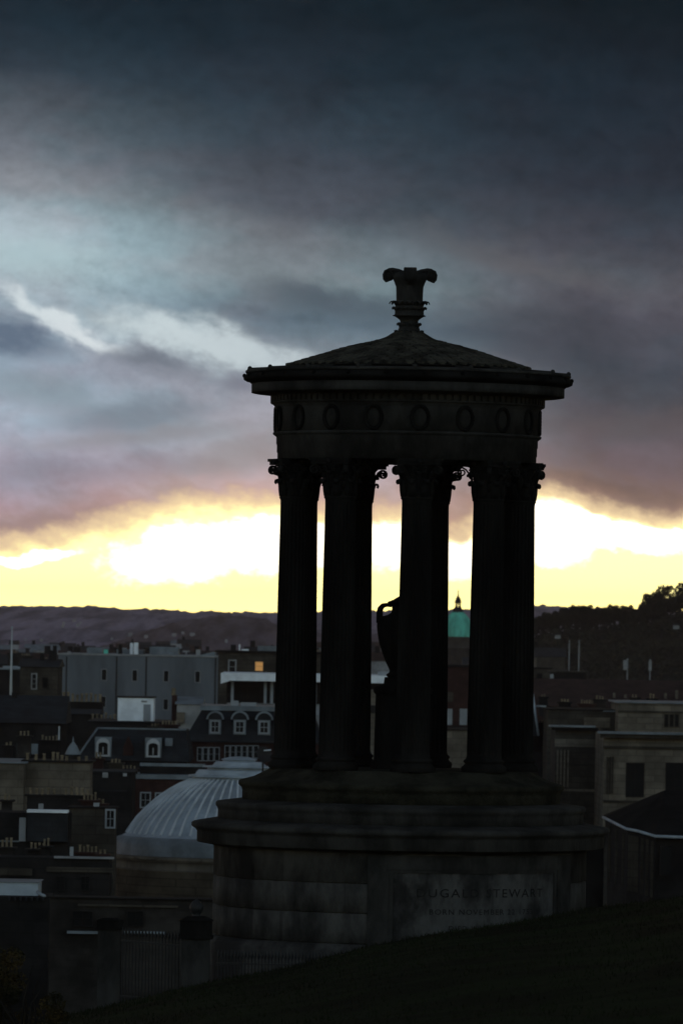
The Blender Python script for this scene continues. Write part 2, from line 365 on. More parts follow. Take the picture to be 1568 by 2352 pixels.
# ------------------------------------------------------------------ ground, hills
GZ = 0.0
def grid(name, xs, ys, zf, m):
    mb = MB(); nx = len(xs)
    mb.add([(x, y, zf(x, y)) for y in ys for x in xs],
           [(j * nx + i, j * nx + i + 1, (j + 1) * nx + i + 1, (j + 1) * nx + i) for j in range(len(ys) - 1) for i in range(nx - 1)], True)
    o = mb.build(name, m, normals=False); o['kind'] = 'structure'; return o
def frange(a, b, n): return [a + (b - a) * i / (n - 1) for i in range(n)]
def interp(t, pts):
    if t <= pts[0][0]: return pts[0][1]
    for (a, u), (b, v) in zip(pts, pts[1:]):
        if t <= b: return u + (v - u) * (t - a) / (b - a)
    return pts[-1][1]
RIDGE_Y = 108.0
ridge = [(V(px, py, RIDGE_Y).x, V(px, py, RIDGE_Y).z) for px, py in
         [(-900, 2560), (84, 2350), (413, 2272), (484, 2255), (660, 2222), (861, 2168), (976, 2145), (1158, 2121), (1296, 2098), (1346, 2088), (1568, 2059), (2400, 1990)]]
def hill_z(x, y):
    zr = interp(x, ridge)
    n = 0.10 * noise.noise(Vector((x * 0.35, y * 0.12, 3.1))) + 0.035 * noise.noise(Vector((x * 1.3, y * 0.5, 9.0)))
    if y <= RIDGE_Y:
        t = max(0.0, y / RIDGE_Y)
        z0 = ZC - 1.75 + 0.02 * x
        z = z0 + (zr - z0) * t - 0.9 * math.sin(math.pi * t) * (1 - t) + n * min(1.0, t * 3) * (1 - t ** 4 * 0.7)
        return z
    d = y - RIDGE_Y
    z = zr - 0.10 * d - 0.0009 * d * d + n * 0.3
    e = max(0.0, abs(x) - 60)
    return max(-2.0, z - 0.01 * e)
xs = sorted(set([round(v, 3) for v in frange(-70, -14, 20) + frange(-14, 14, 150) + frange(14, 70, 20)]))
ys = frange(-30, 0, 12) + frange(1.5, 126, 120) + frange(132, 330, 40)
grid('hillside', xs, ys, hill_z, 'grass_ground')
mb = MB(); rings = [0, 200, 600, 1200, 2500, 4000, 6000]
for a, b in zip(rings, rings[1:]):
    n = 48
    mb.add([(r * math.cos(2 * math.pi * i / n), r * math.sin(2 * math.pi * i / n) + 800, GZ) for r in (a, b) for i in range(n)],
           [(i, (i + 1) % n, n + (i + 1) % n, n + i) for i in range(n)])
o = mb.build('ground', 'city_ground', normals=False); o['kind'] = 'structure'

crest = [(-3000, 1405), (-1500, 1400), (0, 1391), (105, 1392), (210, 1393), (295, 1399), (360, 1399), (421, 1405), (446, 1407), (463, 1403), (500, 1405), (632, 1407), (760, 1405), (900, 1404), (1020, 1402), (1080, 1399), (1222, 1391), (1304, 1393), (1450, 1400), (1568, 1404), (2400, 1410), (4000, 1430)]
FY = 6000.0
crest_w = [(V(px, py, FY).x, V(px, py, FY).z) for px, py in crest]
def far_z(x, y):
    c = interp(x * FY / max(y, 3000) if y < FY else x, crest_w)
    t = (y - 1700) / (FY - 1700)
    if y <= FY: z = GZ - 1 + (c - GZ + 1) * (t ** 0.92) - 4.0 * math.sin(math.pi * t)
    else: z = c - (y - FY) * 0.03
    b = noise.noise(Vector((x * 0.012, y * 0.004, 0))) * 5 * math.sin(math.pi * min(1, max(0, t)))
    k = 0.35 + 0.65 * min(1, max(0, t))
    tre = abs(noise.noise(Vector((x * 0.11, y * 0.03, 4)))) * 3.0 + abs(noise.noise(Vector((x * 0.3, y * 0.05, 8)))) * 2.4
    return z + b + k * (tre - 1.3)
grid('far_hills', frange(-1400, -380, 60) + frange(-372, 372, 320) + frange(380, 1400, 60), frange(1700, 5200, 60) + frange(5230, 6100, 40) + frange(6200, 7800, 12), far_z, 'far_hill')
# a nearer wooded rise in front of the far ridge
NY = 4300.0
rise = [(150, 1530), (260, 1482), (330, 1450), (400, 1430), (450, 1418), (500, 1412), (560, 1414), (610, 1418), (645, 1440), (700, 1452), (790, 1452), (850, 1455), (920, 1458), (990, 1470), (1080, 1480), (1200, 1490), (1300, 1530)]
rise_w = [(V(px, py, NY).x, V(px, py, NY).z) for px, py in rise]
def rise_z(x, y):
    c = interp(x, rise_w); d = (y - NY) / 900.0
    base = far_z(x, y) - 3
    w = math.exp(-d * d * (3 if d < 0 else 5))
    tre = abs(noise.noise(Vector((x * 0.16, y * 0.04, 14)))) * 3.0 + abs(noise.noise(Vector((x * 0.4, y * 0.05, 18)))) * 1.2
    return base * (1 - w) + (c - 1.6 + tre) * w if c > base else base
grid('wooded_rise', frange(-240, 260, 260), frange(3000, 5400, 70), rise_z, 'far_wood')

# ------------------------------------------------------------------ the temple monument
D = F / 127.0
S = 1.0 / 127.0
def axx(y): return 940 - 0.0175 * (y - 700)
AX = V(axx(1440), 1440, D).x
def MZ(y): return V(axx(y), y, D).z
BASEZ = MZ(2330)
mon = thing('round_temple_monument', 'dark round temple with nine fluted columns on a stepped drum podium, silhouetted', 'monument', (AX, D, BASEZ))
C0 = (AX, D, 0)
def prof(lst): return [(r * S, MZ(y)) for r, y in lst]
def P3(ang, r, y):
    """point on the monument: angle from the viewer (degrees, + to the right), radius and row in reference pixels"""
    a = R(ang); return Vector((AX + r * S * math.sin(a), D - r * S * math.cos(a), MZ(y)))

# podium: plinth, coursed drum with grooves, cornice
pod = [(446, 2335), (446, 2166), (440, 2160), (434, 2152)]
for yj in (2150, 2081.5, 2015):
    pod += [(427, yj + 2.2), (420, yj + .4), (420, yj - .4), (427, yj - 2.2)]
pod += [(427, 1948), (432, 1945), (436, 1942), (464, 1939.5)]
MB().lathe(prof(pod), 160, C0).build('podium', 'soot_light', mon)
cor = [(430, 1945), (464, 1939.5), (466, 1938), (466, 1915), (470, 1909), (477, 1905), (479, 1902), (479, 1896), (474, 1893), (424, 1884), (420, 1884)]
MB().lathe(prof(cor), 160, C0).build('podium_cornice', 'soot', mon)
MB().lathe(prof([(416, 1886), (419, 1885), (419, 1866), (421, 1859), (424, 1856), (424, 1849), (421, 1846), (368, 1839), (364, 1839)]), 160, C0).build('step', 'soot', mon)
MB().lathe(prof([(360, 1841), (364, 1840), (364, 1820), (366, 1813), (371, 1809), (373, 1806), (373, 1799), (370, 1797), (345, 1790), (338, 1788), (306, 1772), (300, 1767), (0.1, 1766)]), 160, C0).build('step', 'moss', mon)

# inscribed panel standing proud of the drum
PA0, PA1 = -10.0, 62.0
pm = MB()
def curved_bar(mb, a0, a1, y0, y1, r0, r1, n=36):
    vs, fs = [], []
    for i in range(n + 1):
        a = a0 + (a1 - a0) * i / n
        vs += [P3(a, r0, y0), P3(a, r1, y0), P3(a, r1, y1), P3(a, r0, y1)]
    for i in range(n):
        for k in range(4): fs.append((i * 4 + k, i * 4 + (k + 1) % 4, i * 4 + 4 + (k + 1) % 4, i * 4 + 4 + k))
    fs.append((0, 1, 2, 3)); e = 4 * n; fs.append((e + 3, e + 2, e + 1, e))
    mb.add(vs, fs)
curved_bar(pm, PA0 + 5, PA1 - 5, 1985, 2320, 424, 429.5)
panel = pm.build('inscription_panel', 'panel_stone', mon)
fr = MB()
curved_bar(fr, PA0, PA0 + 6.2, 1950, 2320, 424, 436, 6)
curved_bar(fr, PA1 - 7.5, PA1, 1950, 2320, 424, 436, 8)
curved_bar(fr, PA0 + 6.2, PA1 - 7.5, 1950, 1982, 424, 435.6)
curved_bar(fr, PA0 + 6.2, PA1 - 7.5, 1982, 1989, 424, 433)
curved_bar(fr, PA0 + 6.2, PA0 + 7.6, 1989, 2320, 424, 433, 2)
curved_bar(fr, PA1 - 8.9, PA1 - 7.5, 1989, 2320, 424, 433, 2)
fr.build('panel_frame', 'soot', mon)
def curved_text(body, yc, hgt, a0, a1):
    cu = bpy.data.curves.new('inscription', 'FONT'); cu.body = body; cu.space_character = 1.22; cu.extrude = 0.0; cu.resolution_u = 3
    ob = bpy.data.objects.new('inscription', cu); COL.objects.link(ob)
    dg = bpy.context.evaluated_depsgraph_get()
    me = bpy.data.meshes.new_from_object(ob.evaluated_get(dg))
    bpy.data.objects.remove(ob); bpy.data.curves.remove(cu)
    bm = bmesh.new(); bm.from_mesh(me)
    bmesh.ops.triangulate(bm, faces=bm.faces)
    bmesh.ops.subdivide_edges(bm, edges=[e for e in bm.edges if e.calc_length() > 0.3], cuts=1)
    xs_ = [v.co.x for v in bm.verts]; ys_ = [v.co.y for v in bm.verts]
    x0, x1, y0, y1 = min(xs_), max(xs_), min(ys_), max(ys_)
    o = root_loc(mon)
    for v in bm.verts:
        a = a0 + (a1 - a0) * (v.co.x - x0) / (x1 - x0)
        y = yc + hgt / 2 - hgt * (v.co.y - y0) / (y1 - y0)
        v.co = P3(a, 430.3, y) - o
    bm.to_mesh(me); bm.free(); me.name = 'inscription'
    me.materials.clear(); me.materials.append(M['letter'])
    ob = bpy.data.objects.new('inscription', me); COL.objects.link(ob); ob.parent = panel
curved_text('DUGALD STEWART', 2033, 19, 4.6, 47.8)
curved_text('BORN NOVEMBER 22 1753', 2075, 12, 8.5, 43.5)
curved_text('DIED JUNE 11 1828', 2112, 12, 14.5, 37.5)

# entablature
MB().lathe(prof([(205, 1061), (297, 1061), (297, 1045), (298.5, 1044.5), (298.5, 1026), (300, 1025.5), (300, 1009), (304, 1006), (308, 1003), (308, 999), (302, 998), (205, 998)]), 160, C0).build('architrave', 'soot', mon)
MB().lathe(prof([(260, 999), (302, 999), (302, 944), (304, 940), (309, 935), (309, 933), (260, 933)]), 160, C0).build('frieze', 'soot', mon)
MB().lathe(prof([(260, 934), (313, 933.5), (315, 931), (315, 929), (309, 928.5), (309, 915), (316, 914), (316, 913), (354, 909.5), (359, 908.5), (359, 888), (260, 886)]), 160, C0).build('cornice', 'soot', mon)
MB().lathe(prof([(355, 887.5), (361, 887), (363, 884), (371, 882.5), (377, 879), (378, 874), (374, 869), (370, 864), (355, 864)]), 160, C0).build('gutter_moulding', 'soot_dark', mon)
MB().lathe(prof([(350, 865), (372, 864), (373.5, 862), (373.5, 858.5), (371, 857.5), (277, 852), (260, 850)]), 160, C0).build('eaves_slope', 'soot', mon)
dm = MB()
for k in range(110):                                                   # dentil course
    a = k * 360 / 110
    for da in (0,):
        vs = []
        for y in (928, 915.5):
            for aa, r in ((a - 1.05, 308), (a + 1.05, 308), (a + 1.05, 315), (a - 1.05, 315)): vs.append(P3(aa, r, y))
        dm.add(vs, [(0, 1, 2, 3), (7, 6, 5, 4), (0, 4, 5, 1), (1, 5, 6, 2), (2, 6, 7, 3), (3, 7, 4, 0)])
dm.build('dentil_course', 'soot', mon)
def ring_of(parts, n, a0, parent):
    """n turned copies of the given parts about the monument's axis"""
    for k in range(n):
        for o in parts:
            c = o if k == 0 else o.copy()
            if k: COL.objects.link(c); c.parent = parent
            c.rotation_euler = (0, 0, R(a0 + 360.0 * k / n))
mk = MB().ball(P3(0, 375.5, 870), 5.0 * S, 10, 8).build('lion_mask', 'soot_dark', mon)           # water spouts along the gutter
ring_of([mk], 27, 5.0, mon)
rm = MB(); rm.strip([P3(0, 277, 850), P3(0, 330, 853.5), P3(0, 372, 856.5)], (1, 0, 0), 5 * S, 5 * S, False); rm.ball(P3(0, 370, 856), 5.5 * S, 10, 8, 1, 1, 1.1)
ring_of([rm.build('eaves_rib', 'soot', mon)], 18, 1.7, mon)

# frieze wreaths
def wreath_mesh():
    mb = MB(); pts, rad = [], []
    n = 40
    for i in range(n):
        q = 2 * math.pi * i / n
        x, dy = 18.5 * math.sin(q), 25.5 * math.cos(q)
        pts.append(P3(math.degrees(x / 302), 303.5, 968 - dy)); rad.append((4.0 + 1.1 * (i % 2)) * S)
    mb.tube(pts, rad, 7, closed=True)
    for sx in (-1, 1):
        for j in range(4):
            mb.ball(P3(math.degrees(sx * (2 + j * 2.6) / 302), 303, 995 - abs(j - 1.5) * 0.8), 2.0 * S, 6, 5)
    return mb
w0 = wreath_mesh()
base_co = [Vector(v) for v in w0.v]
for k in range(18):
    if k == 0:
        w = w0.build('wreath', 'soot_dark', mon); first = w
        rot0 = R(4.8)
    else:
        w = first.copy(); COL.objects.link(w); w.parent = mon
    w.rotation_euler = (0, 0, R(4.8 + 20 * k))

# roof of overlapping stone scales
roof_pts = [(24, 756), (30, 761), (38, 766), (46, 771), (54, 776), (66, 781), (93, 787), (120, 793), (167, 806), (197, 816), (240, 829), (281, 842)]
MB().lathe(prof([(281, 849)] + [(r, y + 2.5) for r, y in roof_pts[::-1]] + [(0.1, 757)]), 96, C0).build('roof', 'soot_dark', mon)
roof_obj = mon.children[-1]
rt = MB(); r_out = 281.0; k = 0
while r_out > 40:
    step = 17.5 if r_out > 90 else 11.0
    n = max(16, int(2 * math.pi * r_out / 25)); da = 360.0 / n; off = (k % 2) * da / 2
    ro, ri = r_out + 1.5, r_out - step - 4
    for i in range(n):
        a = i * da + off + random.uniform(-0.06, 0.06) * da
        j = random.uniform(-0.6, 0.9)
        yo, yi = interp(ro, roof_pts) - 1.0 - j, interp(ri, roof_pts)
        ym = interp(ro - step * 0.4, roof_pts) - 0.8 - j * 0.6
        outl = [(a - da * .44, ri, yi), (a + da * .44, ri, yi), (a + da * .44, ro - step * .4, ym), (a + da * .2, ro - 1.5, yo), (a, ro, yo), (a - da * .2, ro - 1.5, yo), (a - da * .44, ro - step * .4, ym)]
        vs = [P3(*q) for q in outl] + [P3(q[0], q[1], q[2] + 6.0) for q in outl]
        m_ = len(outl)
        rt.add(vs, [tuple(range(m_)), tuple(range(m_, 2 * m_))[::-1]] + [(q, (q + 1) % m_, m_ + (q + 1) % m_, m_ + q) for q in range(m_)])
    r_out -= step; k += 1
rt.build('roof_tiles', 'tile_stone', roof_obj)

# finial: leafy stem that opens into scrolls
fin = thing('tmp', None, None, (0, 0, 0)); bpy.data.objects.remove(fin)
fp = [(26, 764), (25.3, 758), (22.5, 750), (20.3, 739), (22, 735), (29, 730), (33, 727.5), (37.5, 726.5), (38, 725), (33.5, 723), (33, 716), (33.5, 712), (37, 710), (38, 707), (33, 705), (31, 700), (30.4, 690), (30.8, 672), (31.5, 660), (33.5, 652), (37, 646), (40, 638), (38, 630), (28, 625), (0.1, 624)]
fin = MB().lathe(prof(fp), 40, C0).build('finial', 'soot', mon)
fl = MB()
def leaf_ring(mb, n, a_off, path, widths, thick):
    for i in range(n):
        a = a_off + 360.0 * i / n; t = R(a)
        mb.strip([P3(a, r, y) for r, y in path], (math.cos(t), math.sin(t), 0), [w * S for w in widths], thick * S)
leaf_ring(fl, 12, 0, [(31, 702), (34, 697), (38, 693.5), (42, 693), (45, 695.5), (46, 699)], [15, 15, 13, 10, 7, 3], 2.5)
leaf_ring(fl, 12, 15, [(32, 713), (35, 709), (38, 706), (40, 708), (39.5, 711)], [15, 14, 10, 7, 3], 2.5)
leaf_ring(fl, 10, 8, [(21, 752), (24, 746), (26.5, 742), (28, 744), (27, 748)], [11, 10, 8, 6, 3], 2.2)
leaf_ring(fl, 10, 0, [(25, 768), (28, 763), (31, 759.5), (34, 760), (34, 764)], [13, 12, 10, 7, 3], 2.4)
fl.build('finial_leaf_collar', 'soot', fin)
fs_ = MB(); side = (1, 0, 0)                                           # four big scrolls round the rim
path = [(30, 655), (33, 646), (38, 636), (44, 626), (51, 621.5), (57, 624.5), (60, 632), (59, 641), (54.5, 646.5), (50, 645), (48.5, 640), (51, 635.5), (54, 637)]
fs_.strip([P3(0, r, y) for r, y in path], side, [v * S for v in (14, 18, 24, 28, 30, 29, 27, 25, 22, 20, 18, 16, 14)], 6 * S)
fs_.strip([P3(0, r, y) for r, y in [(14, 626), (26, 622), (40, 619.5), (50, 621)]], side, [v * S for v in (12, 22, 28, 28)], 7 * S)
fs_.ball(P3(0, 47.5, 634), 12.5 * S, 14, 10, 1.15, 1, 1); fs_.ball(P3(0, 34, 630), 10 * S, 12, 8)
ring_of([fs_.build('finial_scroll', 'soot', fin)], 4, 0, fin)

# nine fluted columns with leafy capitals
RC = 262.0
Z0 = MZ(1766)
def cz(y): return MZ(y) - Z0
def shaft_mesh():
    mb = MB(); rows = [1738, 1735, 1732, 1728, 1720, 1700, 1650, 1590, 1520, 1450, 1380, 1310, 1240, 1190, 1165, 1156, 1152]
    nfl, sub = 24, 6; k = nfl * sub; vs, fs = [], []
    for y in rows:
        t = (1738 - y) / (1738 - 1152)
        r = 39.2 - 5.4 * t ** 1.35
        r += 2.6 * max(0, 1 - (1738 - y) / 8.0) + 1.0 * max(0, 1 - (y - 1152) / 6.0)
        fd = 2.7 * min(1, max(0, (1730 - y) / 8)) * min(1, max(0, (y - 1155) / 8))
        for i in range(k):
            u = (i % sub) / sub
            prof_ = math.sin(math.pi * min(1, max(0, (u - 0.12) / 0.88)))
            rr = (r - fd * prof_) * S; a = 2 * math.pi * i / k
            vs.append((rr * math.sin(a), -rr * math.cos(a), cz(y)))
    for j in range(len(rows) - 1):
        for i in range(k): fs.append((j * k + i, j * k + (i + 1) % k, (j + 1) * k + (i + 1) % k, (j + 1) * k + i))
    mb.add(vs, fs, False); return mb
def cp(lst): return [(r * S, cz(y)) for r, y in lst]
def capital_mesh():
    mb = MB()
    mb.lathe(cp([(34, 1153), (36, 1151.5), (37, 1149), (36, 1146.5), (33.6, 1145), (33.2, 1130), (33.4, 1115), (34.5, 1100), (37, 1088), (41, 1080), (45, 1076), (46, 1074), (40, 1073)]), 40)
    def pt(a, r, y): t = R(a); return Vector((r * S * math.sin(t), -r * S * math.cos(t), cz(y)))
    def leaf(a, path, widths, th):
        t = R(a); mb.strip([pt(a, r, y) for r, y in path], (math.cos(t), math.sin(t), 0), [w * S for w in widths], th * S)
    for i in range(8):
        leaf(22.5 + 45 * i, [(34, 1146), (35.5, 1132), (36.5, 1120), (39, 1112), (42.5, 1108.5), (45.5, 1110), (46.5, 1114), (44.5, 1117.5)], [17, 21, 19, 17, 15, 14, 12, 8], 5.0)
        leaf(45 * i, [(34.5, 1130), (36.5, 1112), (38.5, 1100), (42, 1093), (46, 1091), (48.5, 1093.5), (48, 1098)], [16, 18, 16, 14, 13, 11, 8], 4.2)
    for i in range(4):
        a = 45 + 90 * i
        path = [(37, 1112), (40, 1101), (45, 1090), (52, 1081), (59, 1077)]
        cx_, cy_ = 60.5, 1087.0
        for q in range(17):
            th = -math.pi / 2 + 0.15 + q * (2 * math.pi * 1.45 / 16); rr = 10.2 * (1 - 0.052 * q)
            path.append((cx_ + rr * math.cos(th), cy_ + rr * math.sin(th)))
        leaf(a, path, [9] * 4 + [11] * (len(path) - 4), 3.6)
        for s_ in (-1, 1):                                             # small inner helices meeting on each face
            tb = R(90 * i); side = Vector((math.cos(tb), math.sin(tb), 0)); outw = Vector((math.sin(tb), -math.cos(tb), 0))
            pts = []
            for q in range(15):
                th = -math.pi / 2 - 0.8 + q * 0.55; rr = 7.0 * (1 - 0.055 * q)
                pts.append(side * s_ * S * (12 - rr * math.cos(th)) + outw * 45.5 * S + Vector((0, 0, cz(1087 + rr * math.sin(th)))))
            mb.tube(pts, 1.9 * S, 5)
        tb = R(90 * i); mb.ball(Vector((math.sin(tb), -math.cos(tb), 0)) * 50 * S + Vector((0, 0, cz(1068))), 6 * S, 8, 6)
    def outline(corner, mid, half):
        out = []
        for i in range(4):
            a0, a1 = 45 + 90 * i, 135 + 90 * i
            c0, c1 = Vector((math.sin(R(a0)), -math.cos(R(a0)))) * corner, Vector((math.sin(R(a1)), -math.cos(R(a1)))) * corner
            t0 = Vector((math.cos(R(a0)), math.sin(R(a0)))) * half; t1 = Vector((math.cos(R(a1)), math.sin(R(a1)))) * half
            p0, p1 = c0 + t0, c1 - t1
            am_ = R(90 + 90 * i); dirm = Vector((math.sin(am_), -math.cos(am_)))
            for j in range(9):
                u = j / 8; p = p0.lerp(p1, u)
                sag = p0.lerp(p1, 0.5).dot(dirm) - mid
                p = p - dirm * sag * (1 - (2 * u - 1) ** 2)
                out.append((p.x * S, p.y * S))
        return out
    mb.prism(outline(73, 44, 4.5), cz(1067), cz(1060.4)); mb.prism(outline(68, 41, 4), cz(1074.5), cz(1067.1))
    return mb
def base_mesh():
    return MB().lathe(cp([(50, 1766.5), (51, 1764), (52, 1759), (50.5, 1754.5), (47, 1752.5), (46.5, 1751), (43.5, 1748.5), (43, 1746.5), (46, 1744.5), (46.8, 1742), (45.5, 1739.5), (43, 1738.2), (42.6, 1737), (38, 1737)]), 48)
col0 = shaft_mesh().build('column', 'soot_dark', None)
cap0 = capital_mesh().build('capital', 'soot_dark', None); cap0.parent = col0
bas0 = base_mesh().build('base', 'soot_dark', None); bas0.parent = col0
for k in range(9):
    a = 4.8 + 40 * k
    c = col0 if k == 0 else copy_tree(col0, mon)
    c.parent = mon
    p = P3(a, RC, 1766) - root_loc(mon); c.location = p; c.rotation_euler = (0, 0, R(a))

# the urn on its pedestal inside the ring of columns
urn = thing('stone_urn', 'dark two-handled stone urn on a pedestal, half hidden inside the ring of columns', 'urn', (AX, D, MZ(1766)))
up = [(34, 1556), (38, 1553), (38, 1549), (33, 1546), (31, 1541), (34, 1534), (41, 1520), (49, 1500), (57, 1475), (61, 1450), (62, 1438), (60.5, 1426), (54, 1417), (38, 1413), (30, 1408), (28, 1400), (28, 1392), (36, 1387), (38, 1385)]
MB().lathe(prof(up), 40, C0).build('urn_body', 'soot_dark', urn)
MB().lathe(prof([(37, 1386), (39, 1384), (36, 1382), (26, 1378), (16, 1372), (8, 1368), (6, 1362), (8, 1357), (5, 1352), (0.1, 1350)]), 32, C0).build('urn_lid', 'soot_dark', urn)
for s_ in (-1, 1):
    pts = [P3(90 * s_, r, y) for r, y in [(56, 1432), (56, 1420), (56, 1408), (54.5, 1399), (49, 1392), (40, 1390), (28, 1391)]]
    hb = MB(); hb.tube(pts, [7.5 * S, 7.6 * S, 7.6 * S, 7 * S, 6 * S, 4.6 * S, 4.5 * S], 8); hb.build('urn_handle', 'soot_dark', urn)
MB().lathe(prof([(70, 1767), (70, 1752), (64, 1746), (62, 1600), (62, 1596), (66, 1592), (68, 1586), (68, 1580), (60, 1577), (44, 1572), (42, 1556), (0.1, 1556)]), 40, C0).build('pedestal', 'soot_dark', urn)

# ------------------------------------------------------------------ gate piers, railings, hedge beside the podium
def pier(px0, px1, cap0_, cap1_, yc0, yc1, y_bot, Y, label, ball):
    c = V((px0 + px1) / 2, y_bot, Y); hw = (px1 - px0) / 2 / F * Y
    t = thing('gate_pier', label, 'gate pier', (c.x, Y, c.z), 'stone gate piers')
    zc0, zc1 = V((px0 + px1) / 2, yc0, Y).z, V((px0 + px1) / 2, yc1, Y).z
    MB().box(c.x - hw, c.x + hw, Y - hw, Y + hw, c.z - 1.5, zc1).build('shaft', 'soot', t)
    ch = (cap1_ - cap0_) / 2 / F * Y; h = zc0 - zc1
    mb = MB(); mb.box(c.x - ch * 0.92, c.x + ch * 0.92, Y - ch * 0.92, Y + ch * 0.92, zc1 + h * 0.12, zc1 + h * 0.8); mb.box(c.x - ch, c.x + ch, Y - ch, Y + ch, zc1, zc1 + h * 0.119)
    mb.frustum((c.x - ch, c.x + ch, Y - ch, Y + ch), zc1 + h * 0.801, (c.x - ch * 0.5, c.x + ch * 0.5, Y - ch * 0.5, Y + ch * 0.5), zc0)
    mb.build('cap', 'soot_dark', t)
    if ball:
        r = ball / F * Y
        MB().lathe([(r * .7, zc0 - .01), (r * .55, zc0 + r * .25), (r * .85, zc0 + r * .6), (r, zc0 + r * 1.1), (r * .92, zc0 + r * 1.6), (r * .55, zc0 + r * 2.1), (r * .2, zc0 + r * 2.35), (.005, zc0 + r * 2.6)], 20, (c.x, Y, 0)).build('ball_finial', 'iron', t)
    return t
pier(416, 480, 418, 497, 2104, 2155, 2275, 112.5, 'pale square stone gate pier with dark ball finial beside the podium', 16)
pier(224, 276, 222, 286, 2108, 2134, 2310, 113.5, 'weathered stone gate pier left of the ball-topped pier by the bush', 0)
def railing(name, label, x0, x1, ytop0, ytop1, Y0, Y1, n, drop, group, cat):
    a, b = V(x0, ytop0, Y0), V(x1, ytop1, Y1)
    t = thing(name, label, cat, ((a.x + b.x) / 2, (a.y + b.y) / 2, min(a.z, b.z) - drop), group)
    pk = MB(); rl = MB()
    for i in range(n):
        p = a.lerp(b, (i + 0.5) / n)
        pk.tube([(p.x, p.y, p.z - drop), (p.x, p.y, p.z - 0.16)], 0.012, 5, False)
        pk.lathe([(0.012, p.z - 0.16), (0.03, p.z - 0.11), (0.012, p.z - 0.04), (0.002, p.z)], 6, (p.x, p.y, 0))
    for dz in (0.24, drop * 0.8):
        rl.strip([(a.x, a.y, a.z - dz), (b.x, b.y, b.z - dz)], (0, 1, 0), 0.05, 0.03, False)
    pk.build('pickets', 'iron', t); rl.build('rail', 'iron', t)
railing('iron_gate', 'black iron gate of spear-topped pickets between the two stone gate piers', 279, 415, 2128, 2140, 113.2, 112.7, 18, 1.5, None, 'gate')
railing('iron_railing', 'black spiked iron railing running in front of the drum podium', 498, 760, 2180, 2186, 111.9, 111.0, 34, 1.0, None, 'railing')

def leaf_cloud(mb, c, rx, ry, rz, n, size, flat=0.0, seed=0):
    rnd = random.Random(seed)
    for _ in range(n):
        while True:
            u = Vector((rnd.uniform(-1, 1), rnd.uniform(-1, 1), rnd.uniform(-1, 1)))
            if 0.25 < u.length < 1: break
        p = Vector((c[0] + u.x * rx, c[1] + u.y * ry, c[2] + u.z * rz))
        a = Vector((rnd.gauss(0, 1), rnd.gauss(0, 1), rnd.gauss(0, 1))).normalized()
        b = a.cross(Vector((rnd.gauss(0, 1), rnd.gauss(0, 1), rnd.gauss(0, 1)))).normalized()
        s_ = size * rnd.uniform(0.6, 1.3)
        mb.add([p - a * s_, p + b * s_ * .5, p + a * s_, p - b * s_ * .5], [(0, 1, 2, 3)])
bc = V(45, 2320, 100)
bush = thing('autumn_bush', 'brown and green autumn bush at the foot of the slope, lower left', 'bush', (bc.x, 100, bc.z - 0.8))
bm_ = MB(); rnd = random.Random(4)
for i in range(26):
    px = rnd.uniform(-110, 150); top = 2150 + max(0, px - 40) * 0.75 + rnd.uniform(-10, 26)
    py = rnd.uniform(top + 18, 2360); Yb = 100 + rnd.uniform(-1.2, 1.2); p = V(px, py, Yb); r = rnd.uniform(0.16, 0.34)
    leaf_cloud(bm_, p, r, r, r * 0.9, 420, 0.028, seed=i)
bm_.build('foliage', 'autumn', bush, normals=False)
st = MB()
for i in range(9):
    q = V(rnd.uniform(-80, 110), rnd.uniform(2170, 2260), 100)
    st.tube([(bc.x + rnd.uniform(-.4, .4), 100, bc.z - 0.9), ((bc.x + q.x) / 2, 100 + rnd.uniform(-.4, .4), (bc.z + q.z) / 2 - 0.1), q], [0.025, 0.016, 0.006], 5)
st.build('stem', 'bark', bush)

# short dark grass on the slope
gm = MB(); rnd = random.Random(2)
for _ in range(26000):
    y = RIDGE_Y + 2.0 - 62 * rnd.random() ** 1.7; w = 0.062 * y + 1.0
    x = rnd.uniform(-w, w); z = hill_z(x, y)
    h = rnd.uniform(0.03, 0.085); a = rnd.uniform(0, math.pi); d = Vector((math.cos(a), math.sin(a), 0)) * 0.008
    lean = Vector((rnd.gauss(0, .025), rnd.gauss(0, .025), h)); p = Vector((x, y, z - 0.01))
    gm.add([p - d, p + d, p + lean], [(0, 1, 2)])
o = gm.build('grass', 'grass', normals=False); tag(o, 'short dark grass covering the slope in front of the monument', 'grass', None, 'stuff')

